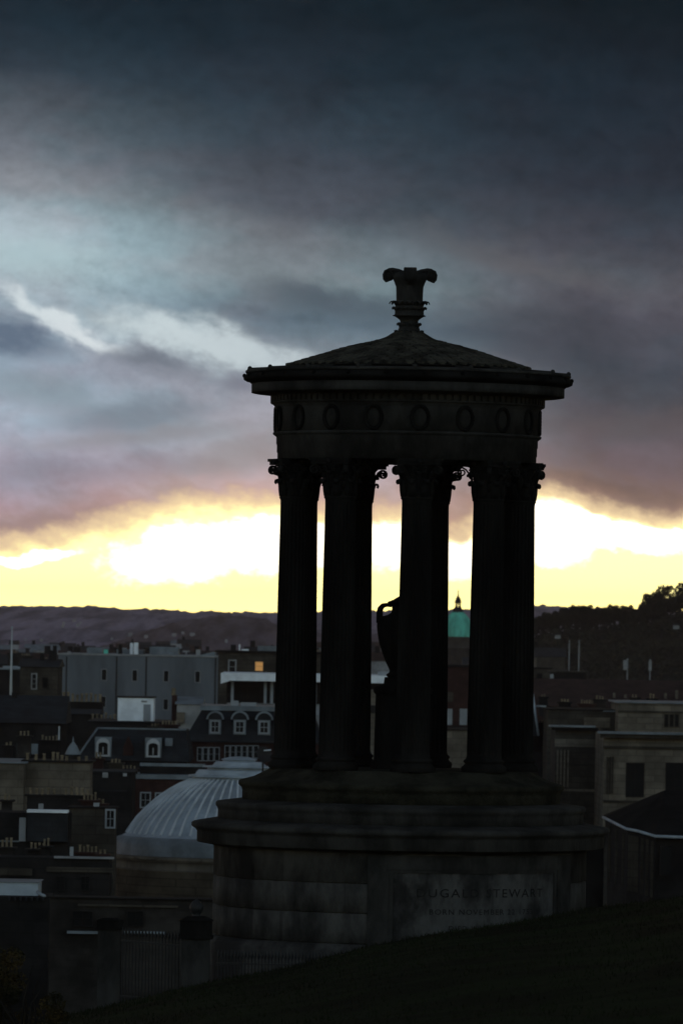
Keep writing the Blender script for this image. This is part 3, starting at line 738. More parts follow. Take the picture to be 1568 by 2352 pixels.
# ------------------------------------------------------------------ the city
class Bld:
    """a building whose front stands at distance Y; all rectangles in reference pixels"""
    def __init__(s, name, label, cat, rect, Y, depth, wall='tan_dark', group=None, bottom=None):
        s.Y = Y; x0, x1, y0, y1 = rect
        s.x0, s.x1, s.zt, _ = s.wr(x0, x1, y0, y1); s.rect = rect; s.depth = depth
        s.zb = GZ if bottom is None else V((x0 + x1) / 2, bottom, Y).z
        s.t = thing(name, label, cat, ((s.x0 + s.x1) / 2, Y + depth / 2, s.zb), group)
        s.wall = MB().box(s.x0, s.x1, Y, Y + depth, s.zb, s.zt).build('wall', wall, s.t)
    def wr(s, x0, x1, y0, y1, Y=None):
        Y = Y or s.Y; c = V((x0 + x1) / 2, (y0 + y1) / 2, Y); hw = (x1 - x0) / 2 / F * Y; hh = (y1 - y0) / 2 / F * Y
        return c.x - hw, c.x + hw, c.z + hh, c.z - hh
    def slabp(s, name, m, rect, proud=0.2, depth=None, parent=None):
        x0, x1, zt, zb = s.wr(*rect)
        return MB().box(x0, x1, s.Y - proud, s.Y - 0.004 + (depth or 0), zb, zt).build(name, m, parent or s.t)
    def top(s, name, m, rise, over=0.25, drop=0.0):
        """parapet or flat roof slab along the whole top"""
        return MB().box(s.x0 - over, s.x1 + over, s.Y - over, s.Y + s.depth + over, s.zt + 0.003 - drop, s.zt + rise / F * s.Y).build(name, m, s.t)
    def window(s, x0, x1, y0, y1, frame='offwhite', pane='glass', fw=2.0, bars=(1, 1), arch=False, proud=0.12, parent=None, name='window'):
        X0, X1, zt, zb = s.wr(x0, x1, y0, y1); w = fw / F * s.Y; mb = MB(); ya, yb = s.Y - proud, s.Y - 0.003
        pn = MB(); 
        if arch:
            cx = (X0 + X1) / 2; r = (X1 - X0) / 2; zc = zt - r
            out = [(cx - r * math.cos(math.pi * i / 12), zc + r * math.sin(math.pi * i / 12)) for i in range(13)]
            inn = [(cx - (r - w) * math.cos(math.pi * i / 12), zc + (r - w) * math.sin(math.pi * i / 12) * 0.55) for i in range(13)]
            for i in range(12): mb.slab([out[i], out[i + 1], inn[i + 1], inn[i]], ya, yb)
            mb.box(X0, X0 + w, ya, yb, zb, zc); mb.box(X1 - w, X1, ya, yb, zb, zc); mb.box(X0 + w, X1 - w, ya, yb, zb, zb + w * .7)
            pn.slab(inn + [(X1 - w, zb + w * .7), (X0 + w, zb + w * .7)], s.Y - proud * 0.35, yb); zt = zc
        else:
            mb.box(X0, X0 + w, ya, yb, zb, zt); mb.box(X1 - w, X1, ya, yb, zb, zt)
            mb.box(X0 + w, X1 - w, ya, yb, zb, zb + w); mb.box(X0 + w, X1 - w, ya, yb, zt - w, zt)
            pn.box(X0 + w, X1 - w, s.Y - proud * 0.35, yb, zb + w, zt - w)
        b = w * 0.4
        for i in range(bars[0]):
            x = X0 + w + (X1 - X0 - 2 * w) * (i + 1) / (bars[0] + 1); mb.box(x - b / 2, x + b / 2, ya + 0.02, s.Y - proud * 0.36, zb + w, zt - w)
        for i in range(bars[1]):
            z = zb + w + (zt - zb - 2 * w) * (i + 1) / (bars[1] + 1); mb.box(X0 + w, X1 - w, ya + 0.03, s.Y - proud * 0.37, z - b / 2, z + b / 2)
        wo = mb.build(name, frame, parent or s.t)
        if parent is None: pn.build('pane', pane, wo)
        else: pn.build('pane', pane, parent)
        return wo
    def gable(s, m, rise, over=0.3):
        """ridge runs left to right"""
        z1 = s.zt + rise / F * s.Y; y0, y1 = s.Y - over, s.Y + s.depth + over; ym = (y0 + y1) / 2
        vs = []
        for x in (s.x0 - over, s.x1 + over): vs += [(x, y0, s.zt + .003), (x, y1, s.zt + .003), (x, ym, z1)]
        return MB().add(vs, [(0, 2, 1), (3, 4, 5), (0, 3, 5, 2), (1, 2, 5, 4), (0, 1, 4, 3)]).build('roof', m, s.t)
    def gable_front(s, m, rise, over=0.3):
        z1 = s.zt + rise / F * s.Y; xm = (s.x0 + s.x1) / 2; vs = []
        for y in (s.Y - over, s.Y + s.depth + over): vs += [(s.x0 - over, y, s.zt + .003), (s.x1 + over, y, s.zt + .003), (xm, y, z1)]
        return MB().add(vs, [(0, 1, 2), (3, 5, 4), (0, 2, 5, 3), (1, 4, 5, 2), (0, 3, 4, 1)]).build('roof', m, s.t)
    def mansard(s, m, y_top, inl, inr, back=1.6):
        zt = V((s.rect[0] + s.rect[1]) / 2, y_top, s.Y).z; l, r = inl / F * s.Y, inr / F * s.Y
        s.mz = zt; s.mb = back
        return MB().frustum((s.x0 - .2, s.x1 + .2, s.Y - .2, s.Y + s.depth + .2), s.zt + .003, (s.x0 + l, s.x1 - r, s.Y + back, s.Y + s.depth - back), zt).build('roof', m, s.t)
def pots(name, label, xs_, y0, y1, Y, stack, group, wallm='black_stone', w=5.5):
    """chimney stack with a row of clay pots"""
    x0, x1 = min(xs_) - 7, max(xs_) + 7
    a = V(x0, y1, Y); b = V(x1, y1, Y); zt = (a.z + b.z) / 2; zb = GZ if stack is None else zt - stack / F * Y
    t = thing(name, label, 'chimney', ((a.x + b.x) / 2, Y + .5, zb), group)
    MB().box(a.x, b.x, Y, Y + 1.1, zb, zt - 4 / F * Y).build('stack', wallm, t)
    MB().box(a.x - .12, b.x + .12, Y - .12, Y + 1.22, zt - 3.9 / F * Y, zt).build('coping', wallm, t)
    rnd = random.Random(int(x0 * 7 + y0))
    for x in xs_:
        p = V(x, y1, Y); h = (y1 - y0) / F * Y * rnd.uniform(0.72, 1.08); r = w / 2 / F * Y * rnd.uniform(.85, 1.1)
        MB().lathe([(r * .95, zt + .003), (r * .8, zt + h * .75), (r, zt + h * .8), (r * 1.05, zt + h), (r * .7, zt + h), (r * .6, zt + h * .6)], 10, (p.x, Y + .55, 0)).build('chimney_pot', 'pot', t)
    return t
def dormers(b, rects, frame, arch, hood=None):
    """windows standing out of a mansard: cheek box, hood and glazed frame"""
    for x0, x1, y0, y1 in rects:
        X0, X1, zt, zb = b.wr(x0 - 3, x1 + 3, y0 - 2, y1 + 3)
        d = MB().box(X0, X1, b.Y, b.Y + b.mb + .8, zb, zt).build('dormer', 'lead_dark', b.t)
        if hood:
            cx = (X0 + X1) / 2; r = (X1 - X0) / 2 + 2 / F * b.Y
            out = [(cx - r * math.cos(math.pi * i / 12), zt + .004 + r * .95 * math.sin(math.pi * i / 12)) for i in range(13)]
            MB().slab(out, b.Y - .05, b.Y + b.mb).build('hood', 'slate', d)
            inn = [(cx - (r + .12) * math.cos(math.pi * i / 12), zt + .004 + (r * .95 + .12) * math.sin(math.pi * i / 12)) for i in range(13)]
            hb = MB()
            for i in range(12): hb.slab([inn[i], inn[i + 1], out[i + 1], out[i]], b.Y - .12, b.Y + b.mb)
            hb.build('hood', 'lead_dark', d)
        b.window(x0, x1, y0, y1, frame, fw=3.2 if not arch else 5.0, bars=(1, 1) if not arch else (1, 0), arch=arch, parent=d)

def city_left():
    b = Bld('office_block', 'long grey windowless-looking block with four narrow slit windows beneath the hills', 'office block', (133, 500, 1507, 1700), 700, 22, 'grey_wall')
    b.top('parapet', 'concrete', 3.5, 0.12)
    for x in (152, 267, 335, 494): b.slabp('panel_joint', 'iron', (x - 1.6, x + 1.6, 1508, 1700), 0.06)
    for x, y in ((239.5, 1550), (310, 1551.5), (382, 1553), (454, 1554.5)): b.window(x - 6.5, x + 6.5, y - 13.5, y + 13.5, 'concrete', fw=1.4, bars=(0, 0), proud=.05)
    for x, y in ((238, 1612), (381, 1618), (310, 1616)): b.window(x - 6, x + 6, y - 13, y + 13, 'concrete', fw=1.2, bars=(0, 0), proud=.05)
    def onroof(x0, x1, y0, m, name, d=2.0, back=6):
        X0, X1, zt, _ = b.wr(x0, x1, y0, 1507, b.Y + back)
        MB().box(X0, X1, b.Y + back, b.Y + back + d, b.zt + .15, zt).build(name, m, b.t)
    onroof(272, 280, 1480, 'black_stone', 'vent'); onroof(299, 306, 1477, 'white', 'vent'); onroof(308, 317, 1476, 'white', 'vent', 2, 5)
    onroof(239, 248, 1492, 'copper', 'vent'); onroof(268, 330, 1492, 'lead_dark', 'plant_room', 5, 9); onroof(344, 410, 1486, 'lead_dark', 'plant_room', 5, 8); onroof(200, 236, 1489, 'lead_dark', 'plant_room', 5, 10)
    onroof(155, 162, 1496, 'concrete', 'vent'); onroof(450, 460, 1492, 'concrete', 'vent')
    pr = MB(); p = [V(452, 1507, 705), V(494, 1507, 705), V(494, 1497, 705), V(486, 1498, 705)]
    pr.slab([(q.x, q.z) for q in p], 705, 712); pr.build('stair_head', 'lead_dark', b.t)

    b = Bld('stone_block', 'brown stone block with one lamplit yellow window above a white canopy', 'building', (500, 742, 1500, 1700), 640, 14, 'tan_dark')
    b.top('cornice', 'black_stone', 4, 0.35)
    b.window(524, 543, 1515, 1548, 'concrete', fw=3, bars=(0, 1)); b.window(585, 605, 1519, 1542, 'pot', 'lit', fw=1.4, bars=(0, 1))
    b.window(655, 675, 1520, 1543, 'concrete', fw=2, bars=(0, 1))
    X0, X1, zt, _ = b.wr(529, 541, 1481, 1500); MB().box(X0, X1, b.Y + 2, b.Y + 3.5, b.zt + .19, zt).build('chimney', 'black_stone', b.t)
    X0, X1, zt, _ = b.wr(548, 551, 1480, 1500); MB().box(X0, X1, b.Y + 2, b.Y + 2.3, b.zt + .19, zt).build('vent_pipe', 'white', b.t)
    X0, X1, zt, _ = b.wr(554, 570, 1491, 1500); MB().box(X0, X1, b.Y + 2, b.Y + 4, b.zt + .19, zt).build('skylight', 'white', b.t)
    X0, X1, zt, _ = b.wr(590, 640, 1484, 1500); MB().box(X0, X1, b.Y + 4, b.Y + 8, b.zt + .19, zt).build('plant_room', 'lead_dark', b.t)

    b = Bld('canopied_block', 'flat-roofed modern block with a long white fascia over a recessed dark top floor', 'building', (520, 900, 1618, 1760), 600, 16, 'concrete')
    X0, X1, zt, zb = b.wr(508, 906, 1549, 1566); Xl, Xr, _, _ = b.wr(520, 900, 1549, 1566)
    MB().slab([(X0, zb - .3), (X0 + .9, zb), (X1 - .7, zb), (X1, zb + .45), (X1, zt), (X0, zt)], 598.2, 616).build('canopy', 'white', b.t)
    MB().box(Xl, Xr, 603, 615, b.zt + .003, zb - .003).build('recessed_wall', 'black_stone', b.t)
    for x in (533.5, 609, 624, 723, 770, 830, 884):
        p = V(x, 1600, 599.6); MB().box(p.x - .13, p.x + .13, 599.5, 599.8, b.zt + .003, zb - .003).build('post', 'offwhite', b.t)
    b.slabp('panel', 'offwhite', (716, 733, 1624, 1642), .1); b.slabp('panel', 'concrete', (846, 866, 1640, 1692), .1)
    X0, X1, z1, _ = b.wr(868, 894, 1543.5, 1549); MB().box(X0, X1, 603, 606, zt + .003, z1).build('roof_light', 'offwhite', b.t)
    for x in (556, 584): 
        p = V(x, 1600, 602.9); MB().box(p.x - .5, p.x + .5, 602.85, 602.99, b.zt + .2, zb - .6).build('window', 'glass', b.t)

    pots('chimney', 'wide chimney stack of tan pots in front of the long grey block', [146 + 10.5 * i for i in range(9)], 1591, 1612, 520, None, 'rows of clay chimney pots', w=7.5)
    pots('chimney', 'short row of tan pots just left of the white rooftop box', [213 + 10 * i for i in range(6)], 1638, 1658, 490, None, 'rows of clay chimney pots', w=6.5)

    b = Bld('rooftop_box', 'plain white boxy rooftop shed with dark roof among chimneys', 'shed', (270, 352, 1603, 1750), 480, 4, 'white', bottom=1659)
    b.top('roof', 'slate', 3.0, 0.1); b.slabp('vent', 'concrete', (325, 338, 1609, 1613), .08); b.slabp('door', 'offwhite', (330, 346, 1618, 1656), .05)
    s2 = Bld('tenement', 'dark low tenement carrying the white rooftop box', 'building', (205, 470, 1660, 1800), 478, 12, 'black_stone')
    s2.top('parapet', 'slate', 2.5, .15)
    b = Bld('gabled_house', 'pale grey gabled house between the white box and the dormered slate roof', 'house', (406, 462, 1618, 1700), 470, 6, 'concrete')
    b.gable('lead_dark', 17, .15); X0, X1, zt, _ = b.wr(394, 405.5, 1597, 1640); MB().box(X0, X1, b.Y + 1, b.Y + 2, GZ, zt).build('chimney', 'brick', b.t)
    p = V(399, 1590, b.Y + 1.5); MB().lathe([(.17, zt + .003), (.14, zt + .45), (.17, zt + .5), (.1, zt + .5)], 10, (p.x, b.Y + 1.5, 0)).build('chimney_pot', 'pot', b.t)
    b.slabp('low_wall', 'tan', (405.6, 425, 1636, 1660), .5)

    b = Bld('mansard_block', 'dark slate mansard with three small square white dormers under arched hoods', 'building', (428, 735, 1704, 1800), 430, 12, 'brick')
    b.mansard('slate', 1634, 32, 20, 1.5)
    X0, X1 = b.x0 + 32 / F * b.Y, b.x1 - 20 / F * b.Y
    MB().box(X0 - .1, X1 + .1, b.Y + 1.3, b.Y + 10.6, b.mz + .003, b.mz + 11 / F * b.Y).build('flat_roof', 'lead_dark', b.t)
    for x0, x1, y0 in ((528, 546, 1611), (552, 587, 1615)):
        a, c, zt, _ = b.wr(x0, x1, y0, 1622); MB().box(a, c, b.Y + 3, b.Y + 4.5, b.mz + 11 / F * b.Y + .003, zt).build('roof_light', 'offwhite', b.t)
    dormers(b, [(483, 505, 1654.5, 1684), (539, 562, 1655, 1684.5), (595, 618, 1656, 1685.5), (651, 674, 1657, 1686.5)], 'offwhite', False, True)
    for i in range(4): b.window(453 + i * 13.2, 465 + i * 13.2, 1716, 1748, 'offwhite', fw=1.5, bars=(0, 1))
    for i in range(6): b.window(516 + i * 13.2, 528 + i * 13.2, 1712, 1742, 'offwhite', fw=1.5, bars=(0, 1))
    b.slabp('eaves_gutter', 'slate', (428, 735, 1702, 1706), .35)

    b = Bld('hipped_block', 'black slate hipped roof with two white round-arched dormers', 'building', (182, 428, 1748, 1850), 400, 11, 'black_stone')
    b.mansard('slate', 1677, 38, 4, 1.6)
    dormers(b, [(221.5, 253, 1695, 1737), (336.5, 368, 1697, 1739)], 'old_white', True)
    a, c, zt, zb = b.wr(379, 396, 1696, 1714); MB().box(a, c, b.Y + .6, b.Y + 1.4, zb, zt).build('roof_light', 'lead_dark', b.t)
    e0 = Vector((b.x0 - .2, b.Y - .2, b.zt)); e1 = Vector((b.x0 + 38 / F * b.Y, b.Y + 1.6, b.mz))
    MB().tube([e0 + Vector((0, -.03, .05)), e1 + Vector((0, -.03, .05))], .07, 6).build('hip_flashing', 'lead_dark', b.t)
    MB().tube([e1 + Vector((0, 0, .05)), Vector((b.x1 - .1, b.Y + 1.6, b.mz + .05))], .06, 6).build('ridge_flashing', 'lead_dark', b.t)
    a, c, zt, zb = b.wr(283, 306, 1708, 1748); gm_ = MB(); xm = (a + c) / 2
    gm_.slab([(a, zb), (c, zb), (c, zt - .2), (xm, zt + .45), (a, zt - .2)], b.Y + .1, b.Y + 1.6); gm_.build('gable', 'brick', b.t)

    t = V(168, 1733, 372); c = thing('turret', 'small conical pale lead turret roof left of the arched dormers', 'turret', (t.x, 372, GZ))
    r = 18 / F * 372; z1 = V(168, 1704, 372).z
    MB().lathe([(r * .9, GZ), (r * .9, t.z)], 24, (t.x, 372, 0)).build('wall', 'black_stone', c)
    MB().lathe([(r * 1.05, t.z + .003), (r * .55, (t.z + z1) / 2 + .1), (r * .12, z1), (r * .1, z1 + .15), (.01, z1 + .3)], 24, (t.x, 372, 0), smooth=False).build('roof', 'lead_dark', c)

    b = Bld('gable_stack', 'broad grey-tan gable wall topped by a ragged line of chimney pots', 'building', (55, 206, 1751, 1900), 335, 4, 'tan')
    b.top('coping', 'black_stone', 4, .15)
    for i, x in enumerate((64, 83.5, 102, 123, 133, 143, 154, 182, 199)):
        p = V(x, 1745, 335.6); h = (16, 14, 15, 19, 18, 12, 10, 9, 11)[i] / F * 335; z0 = b.zt + 4 / F * 335 + .003
        MB().lathe([(.085, z0), (.07, z0 + h * .8), (.09, z0 + h * .85), (.09, z0 + h), (.05, z0 + h)], 10, (p.x, 335.6, 0)).build('chimney_pot', 'pot', b.t)
    b = Bld('plain_gable', 'plain grey gable wall at the left edge beside the pot-topped gable', 'building', (-160, 54, 1752, 1900), 333, 9, 'concrete')
    b.wall.data.materials[0] = M['tan']; b.top('coping', 'lead_dark', 3, .15)
    pots('chimney', 'low dark stack with yellowish pots below the grey-tan gable', [70, 83.5, 97, 110, 124, 151, 164, 176, 188, 201], 1808, 1826, 300, None, 'rows of clay chimney pots', w=7.5)

    b = Bld('dark_tenement', 'dark tenement with a blue slate dormer under a white roof edge', 'building', (-100, 158, 1866, 2000), 285, 3, 'black_stone')
    b.slabp('dormer', 'slate', (64, 157, 1867, 1932), .5); b.slabp('roof_edge', 'white', (64, 158, 1860, 1866), .62, .6); b.slabp('downpipe_panel', 'offwhite', (45, 60, 1878, 1932), .15)
    a, c, zt, _ = b.wr(86, 97, 1848, 1866); MB().box(a, c, b.Y + 1.2, b.Y + 1.5, b.zt, zt).build('vent', 'offwhite', b.t)
    b.slabp('ledge', 'lead_dark', (-60, 45, 1930, 1933), .2)
    b = Bld('brown_tenement', 'brown stone gable with one white-framed sash window near the lead dome', 'building', (159, 264, 1857, 2000), 290, 2.5, 'tan_dark')
    b.window(242, 266, 1858, 1903, 'offwhite', fw=4, bars=(1, 1), proud=.15); b.top('coping', 'black_stone', 3, .1)
    a, c, zt, _ = b.wr(214, 227, 1845, 1857); MB().box(a, c, b.Y + .6, b.Y + .9, b.zt + .07, zt).build('vent', 'offwhite', b.t)
    b = Bld('low_terrace', 'low dark terrace with tan string courses left of the domed drum', 'building', (-60, 252, 1970, 2100), 270, 2.5, 'black_stone')
    b.slabp('parapet', 'concrete', (125, 262, 1968, 1972), .25, .5); b.slabp('string_course', 'tan_dark', (108, 262, 1992, 2003), .12); b.slabp('string_course', 'tan_dark', (-40, 75, 1993, 2010), .12)
    a, c, zt, _ = b.wr(160, 168, 1946, 1970); MB().box(a, c, b.Y + .4, b.Y + .6, b.zt + .07, zt).build('post', 'offwhite', b.t)
    for x0, x1 in ((128, 150), (186, 208)): b.window(x0, x1, 2012, 2046, 'black_stone', fw=2)
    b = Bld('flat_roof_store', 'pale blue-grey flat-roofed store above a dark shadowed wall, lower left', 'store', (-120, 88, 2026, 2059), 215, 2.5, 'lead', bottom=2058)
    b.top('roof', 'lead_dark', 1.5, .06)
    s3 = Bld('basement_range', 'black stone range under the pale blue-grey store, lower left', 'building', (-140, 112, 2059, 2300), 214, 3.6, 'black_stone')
    for i in range(7): s3.slabp('bracket', 'slate', (20 + i * 13, 24 + i * 13, 2060, 2068), .2)
    p = V(95, 2055, 213.6); MB().tube([V(86, 2048, 214.5), V(93, 2054, 214.2), V(104, 2058, 214)], .05, 6).build('gutter', 'lead', s3.t)

    b = Bld('boundary_building', 'low brown stone range behind the gate piers with flat coping', 'building', (114, 520, 2066, 2300), 205, 1.2, 'dim_stone')
    b.top('coping', 'black_stone', 3, .1); b.slabp('ledge', 'lead_dark', (155, 225, 2138, 2144), .25); b.slabp('ledge', 'lead_dark', (284, 378, 2139, 2144), .25)
    for x0, x1 in ((166, 214), (292, 330)): b.window(x0, x1, 2092, 2128, 'black_stone', fw=2, bars=(1, 1))
    b.slabp('string_course', 'tan_dark', (180, 410, 2078, 2083), .1)

    # lead dome on its drum
    Yd = 352.0; c = V(546, 1960, Yd); k = Yd / F
    t = thing('domed_hall', 'broad shallow ribbed lead dome on a tan stone drum left of the podium', 'domed building', (c.x, Yd, GZ))
    def dz(y): return V(546, y, Yd).z
    dome_pts = [(284, 1962), (282, 1940), (276, 1928), (262, 1919), (256, 1917), (244, 1898), (231, 1880), (214, 1862), (197, 1846), (179, 1831), (160, 1818), (136, 1804), (109, 1792)]
    MB().lathe([(283 * k, GZ), (283 * k, dz(1998)), (287 * k, dz(1997)), (287 * k, dz(1993)), (283 * k, dz(1992)), (283 * k, dz(1976)), (290 * k, dz(1972)), (292 * k, dz(1966)), (286 * k, dz(1964)), (200 * k, dz(1963))], 96, (c.x, Yd, 0)).build('drum', 'tan', t)
    MB().lathe([(r * k, dz(y)) for r, y in dome_pts] + [(.1, dz(1790))], 96, (c.x, Yd, 0)).build('dome', 'lead', t)
    MB().lathe([(285 * k, dz(1963)), (284.5 * k, dz(1940)), (279 * k, dz(1926)), (262 * k, dz(1920))], 96, (c.x, Yd, 0)).build('dome_skirt', 'lead_dark', t)
    rb = MB()
    for i in range(60):
        a = 2 * math.pi * i / 60
        rb.strip([(c.x + r * k * math.sin(a), Yd - r * k * math.cos(a), dz(y) + .02) for r, y in dome_pts[4:]], (math.cos(a), math.sin(a), 0), .10, .16, False)
    rb.build('dome_rib', 'lead_light', t)
    MB().lathe([(106 * k, dz(1793)), (106 * k, dz(1786)), (116 * k, dz(1784.5)), (116 * k, dz(1781)), (101 * k, dz(1779.5)), (94 * k, dz(1769)), (74 * k, dz(1768)), (72 * k, dz(1764)), (84 * k, dz(1762.5)), (84 * k, dz(1760)), (62 * k, dz(1758.5)), (54 * k, dz(1750)), (38 * k, dz(1749)), (37 * k, dz(1746)), (42 * k, dz(1745)), (38 * k, dz(1743)), (22 * k, dz(1739)), (.1, dz(1737.5))], 64, (c.x, Yd, 0), smooth=False).build('dome_cap', 'lead', t)

    b = Bld('brick_range', 'dark red brick range with pale flat lead roof behind the lead dome', 'building', (303, 470, 1790, 1960), 385, 6, 'brick')
    b.top('roof', 'lead_dark', 10, .2); b.slabp('parapet', 'lead_dark', (320, 470, 1755, 1762), -1.6, 2.2); b.slabp('plinth', 'black_stone', (320, 470, 1762, 1780), -1.65, 2.0)
    b.window(322, 347, 1819, 1856, 'offwhite', fw=3); b.window(356, 381, 1820, 1857, 'offwhite', fw=3)
    b = Bld('close_tenement', 'black tenement with small pale vents between the gable stack and brick range', 'building', (206, 303, 1775, 1960), 372, 6, 'black_stone')
    b.slabp('vent', 'concrete', (236, 249, 1774, 1786), .2); b.slabp('vent', 'concrete', (283, 292, 1776, 1783), .2); b.slabp('string_course', 'slate', (230, 292, 1815, 1818), .1)
    b.top('coping', 'slate', 3, .1)

    # dark satellite dish on a mast by the dome
    p = V(604, 1735, 345); t = thing('satellite_dish', 'dark round satellite dish with white arm above the lead dome', 'satellite dish', (p.x, 345, GZ))
    MB().lathe([(.01, 0.0), (.2, .02), (.36, .08), (.44, .16), (.42, .16), (.34, .1), (.01, .04)], 24, (0, 0, 0)).build('tmp', 'iron', None)
    dsh = COL.objects[-1]; dsh.name = 'dish'; dsh.parent = t; dsh.location = (0, 0, p.z); dsh.rotation_euler = (R(70), 0, R(25))
    MB().tube([(p.x, 345.1, GZ), (p.x, 345.1, p.z)], .05, 6).build('mast', 'iron', t)
    MB().tube([(p.x + .05, 344.7, p.z + .26), (p.x + .42, 344.6, p.z + .3)], .035, 6).build('arm', 'white', t)

    # far left: flagpole, old roofs
    p = V(26, 1577, 560); q = V(26, 1443, 560); t = thing('flagpole', 'tall pale flagpole rising above the dark roofs at the left edge', 'flagpole', (p.x, 560, GZ))
    MB().tube([(p.x, 560, GZ), (p.x, 560, p.z), (p.x, 560, q.z)], [.14, .11, .05], 8).build('pole', 'pole', t); MB().ball((p.x, 560, q.z + .06), .1).build('ball', 'pole', t)
    b = Bld('pale_roofed_block', 'dark block with a pale teal flat roof behind the left flagpole', 'building', (-60, 70, 1538, 1700), 600, 10, 'black_stone')
    b.top('roof', 'lead_dark', 3, .2); b.slabp('roof_light', 'lead', (6, 46, 1530, 1537), -1, 3)
    X0, X1, zt, _ = b.wr(52, 80, 1516, 1538, 610); MB().box(X0, X1, 611, 613, b.zt, zt).build('plant_room', 'copper', b.t)
    b = Bld('old_tenement', 'brown tenement with tall pale window strip beside the grey block', 'building', (45, 131, 1532, 1750), 560, 10, 'tan_dark')
    b.gable('slate', 18, .2); b.window(72, 86, 1546, 1584, 'concrete', fw=3, bars=(0, 2)); b.window(98, 110, 1556, 1580, 'black_stone', fw=2); b.slabp('ledge', 'tan', (88, 130, 1604, 1608), .2)
    for x, h in ((92, 1500), (112, 1494), (121, 1483)):
        X0, X1, zt, _ = b.wr(x - 4, x + 4, h, 1532); MB().box(X0, X1, b.Y + 4, b.Y + 5.2, b.zt, zt).build('chimney', 'black_stone', b.t)
    b = Bld('slate_roofed_row', 'row under a wide black slate roof low at the left edge', 'building', (-120, 140, 1660, 1800), 420, 9, 'black_stone')
    b.gable('slate', 62, .3); b.slabp('panel', 'lead_dark', (40, 88, 1708, 1732), .3); 
    X0, X1, zt, _ = b.wr(20, 32, 1592, 1640); MB().box(X0, X1, b.Y + 4, b.Y + 5.2, b.zt + .5, zt).build('chimney', 'black_stone', b.t)
    p = V(136, 1700, 419); MB().tube([(p.x, 419, GZ), (p.x, 419, V(136, 1668, 419).z)], .05, 6).build('downpipe', 'pole', b.t)
    b = Bld('rear_tenement', 'black stepped tenement below the nine-pot chimney', 'building', (128, 222, 1640, 1800), 505, 10, 'black_stone')
    b.gable('slate', 10, .2); b.window(150, 164, 1660, 1686, 'black_stone', fw=2)
city_left()
rnd = random.Random(77)
CH = [(12, 1648, 470), (96, 1640, 500), (118, 1700, 410), (246, 1690, 440), (360, 1668, 455), (392, 1664, 455), (412, 1690, 425), (446, 1612, 520), (478, 1646, 450), (300, 1640, 530), (216, 1628, 540), (168, 1652, 515), (24, 1712, 400), (60, 1690, 405),
      (230, 1742, 385), (270, 1752, 384), (300, 1766, 386), (20, 1838, 300), (210, 1838, 292), (236, 1846, 296), (10, 1946, 275), (90, 1950, 276), (206, 1958, 274), (240, 1962, 272), (110, 1944, 274), (36, 1500, 800), (62, 1506, 760), (104, 1518, 720), (640, 1490, 800), (690, 1492, 820), (735, 1498, 800),
      (1250, 1600, 620), (1300, 1612, 560), (1350, 1616, 540), (1380, 1606, 560), (1460, 1602, 520), (1500, 1604, 520), (1250, 1660, 470)]
for i, (px, py, Y) in enumerate(CH):
    n = rnd.choice([2, 3, 3, 4, 5]); k = rnd.uniform(4.2, 5.6) * 330 / max(Y, 330) + 1.5
    pots('chimney', 'dim chimney stack with a few clay pots among the dark roofs', [px + (j - n / 2) * k * 1.45 for j in range(n)], py - rnd.uniform(8, 14) * 400 / Y, py, Y, rnd.uniform(40, 75), 'dim chimney stacks among the roofs', rnd.choice(['black_stone', 'brick', 'tan_dark', 'dim_stone']), w=k)

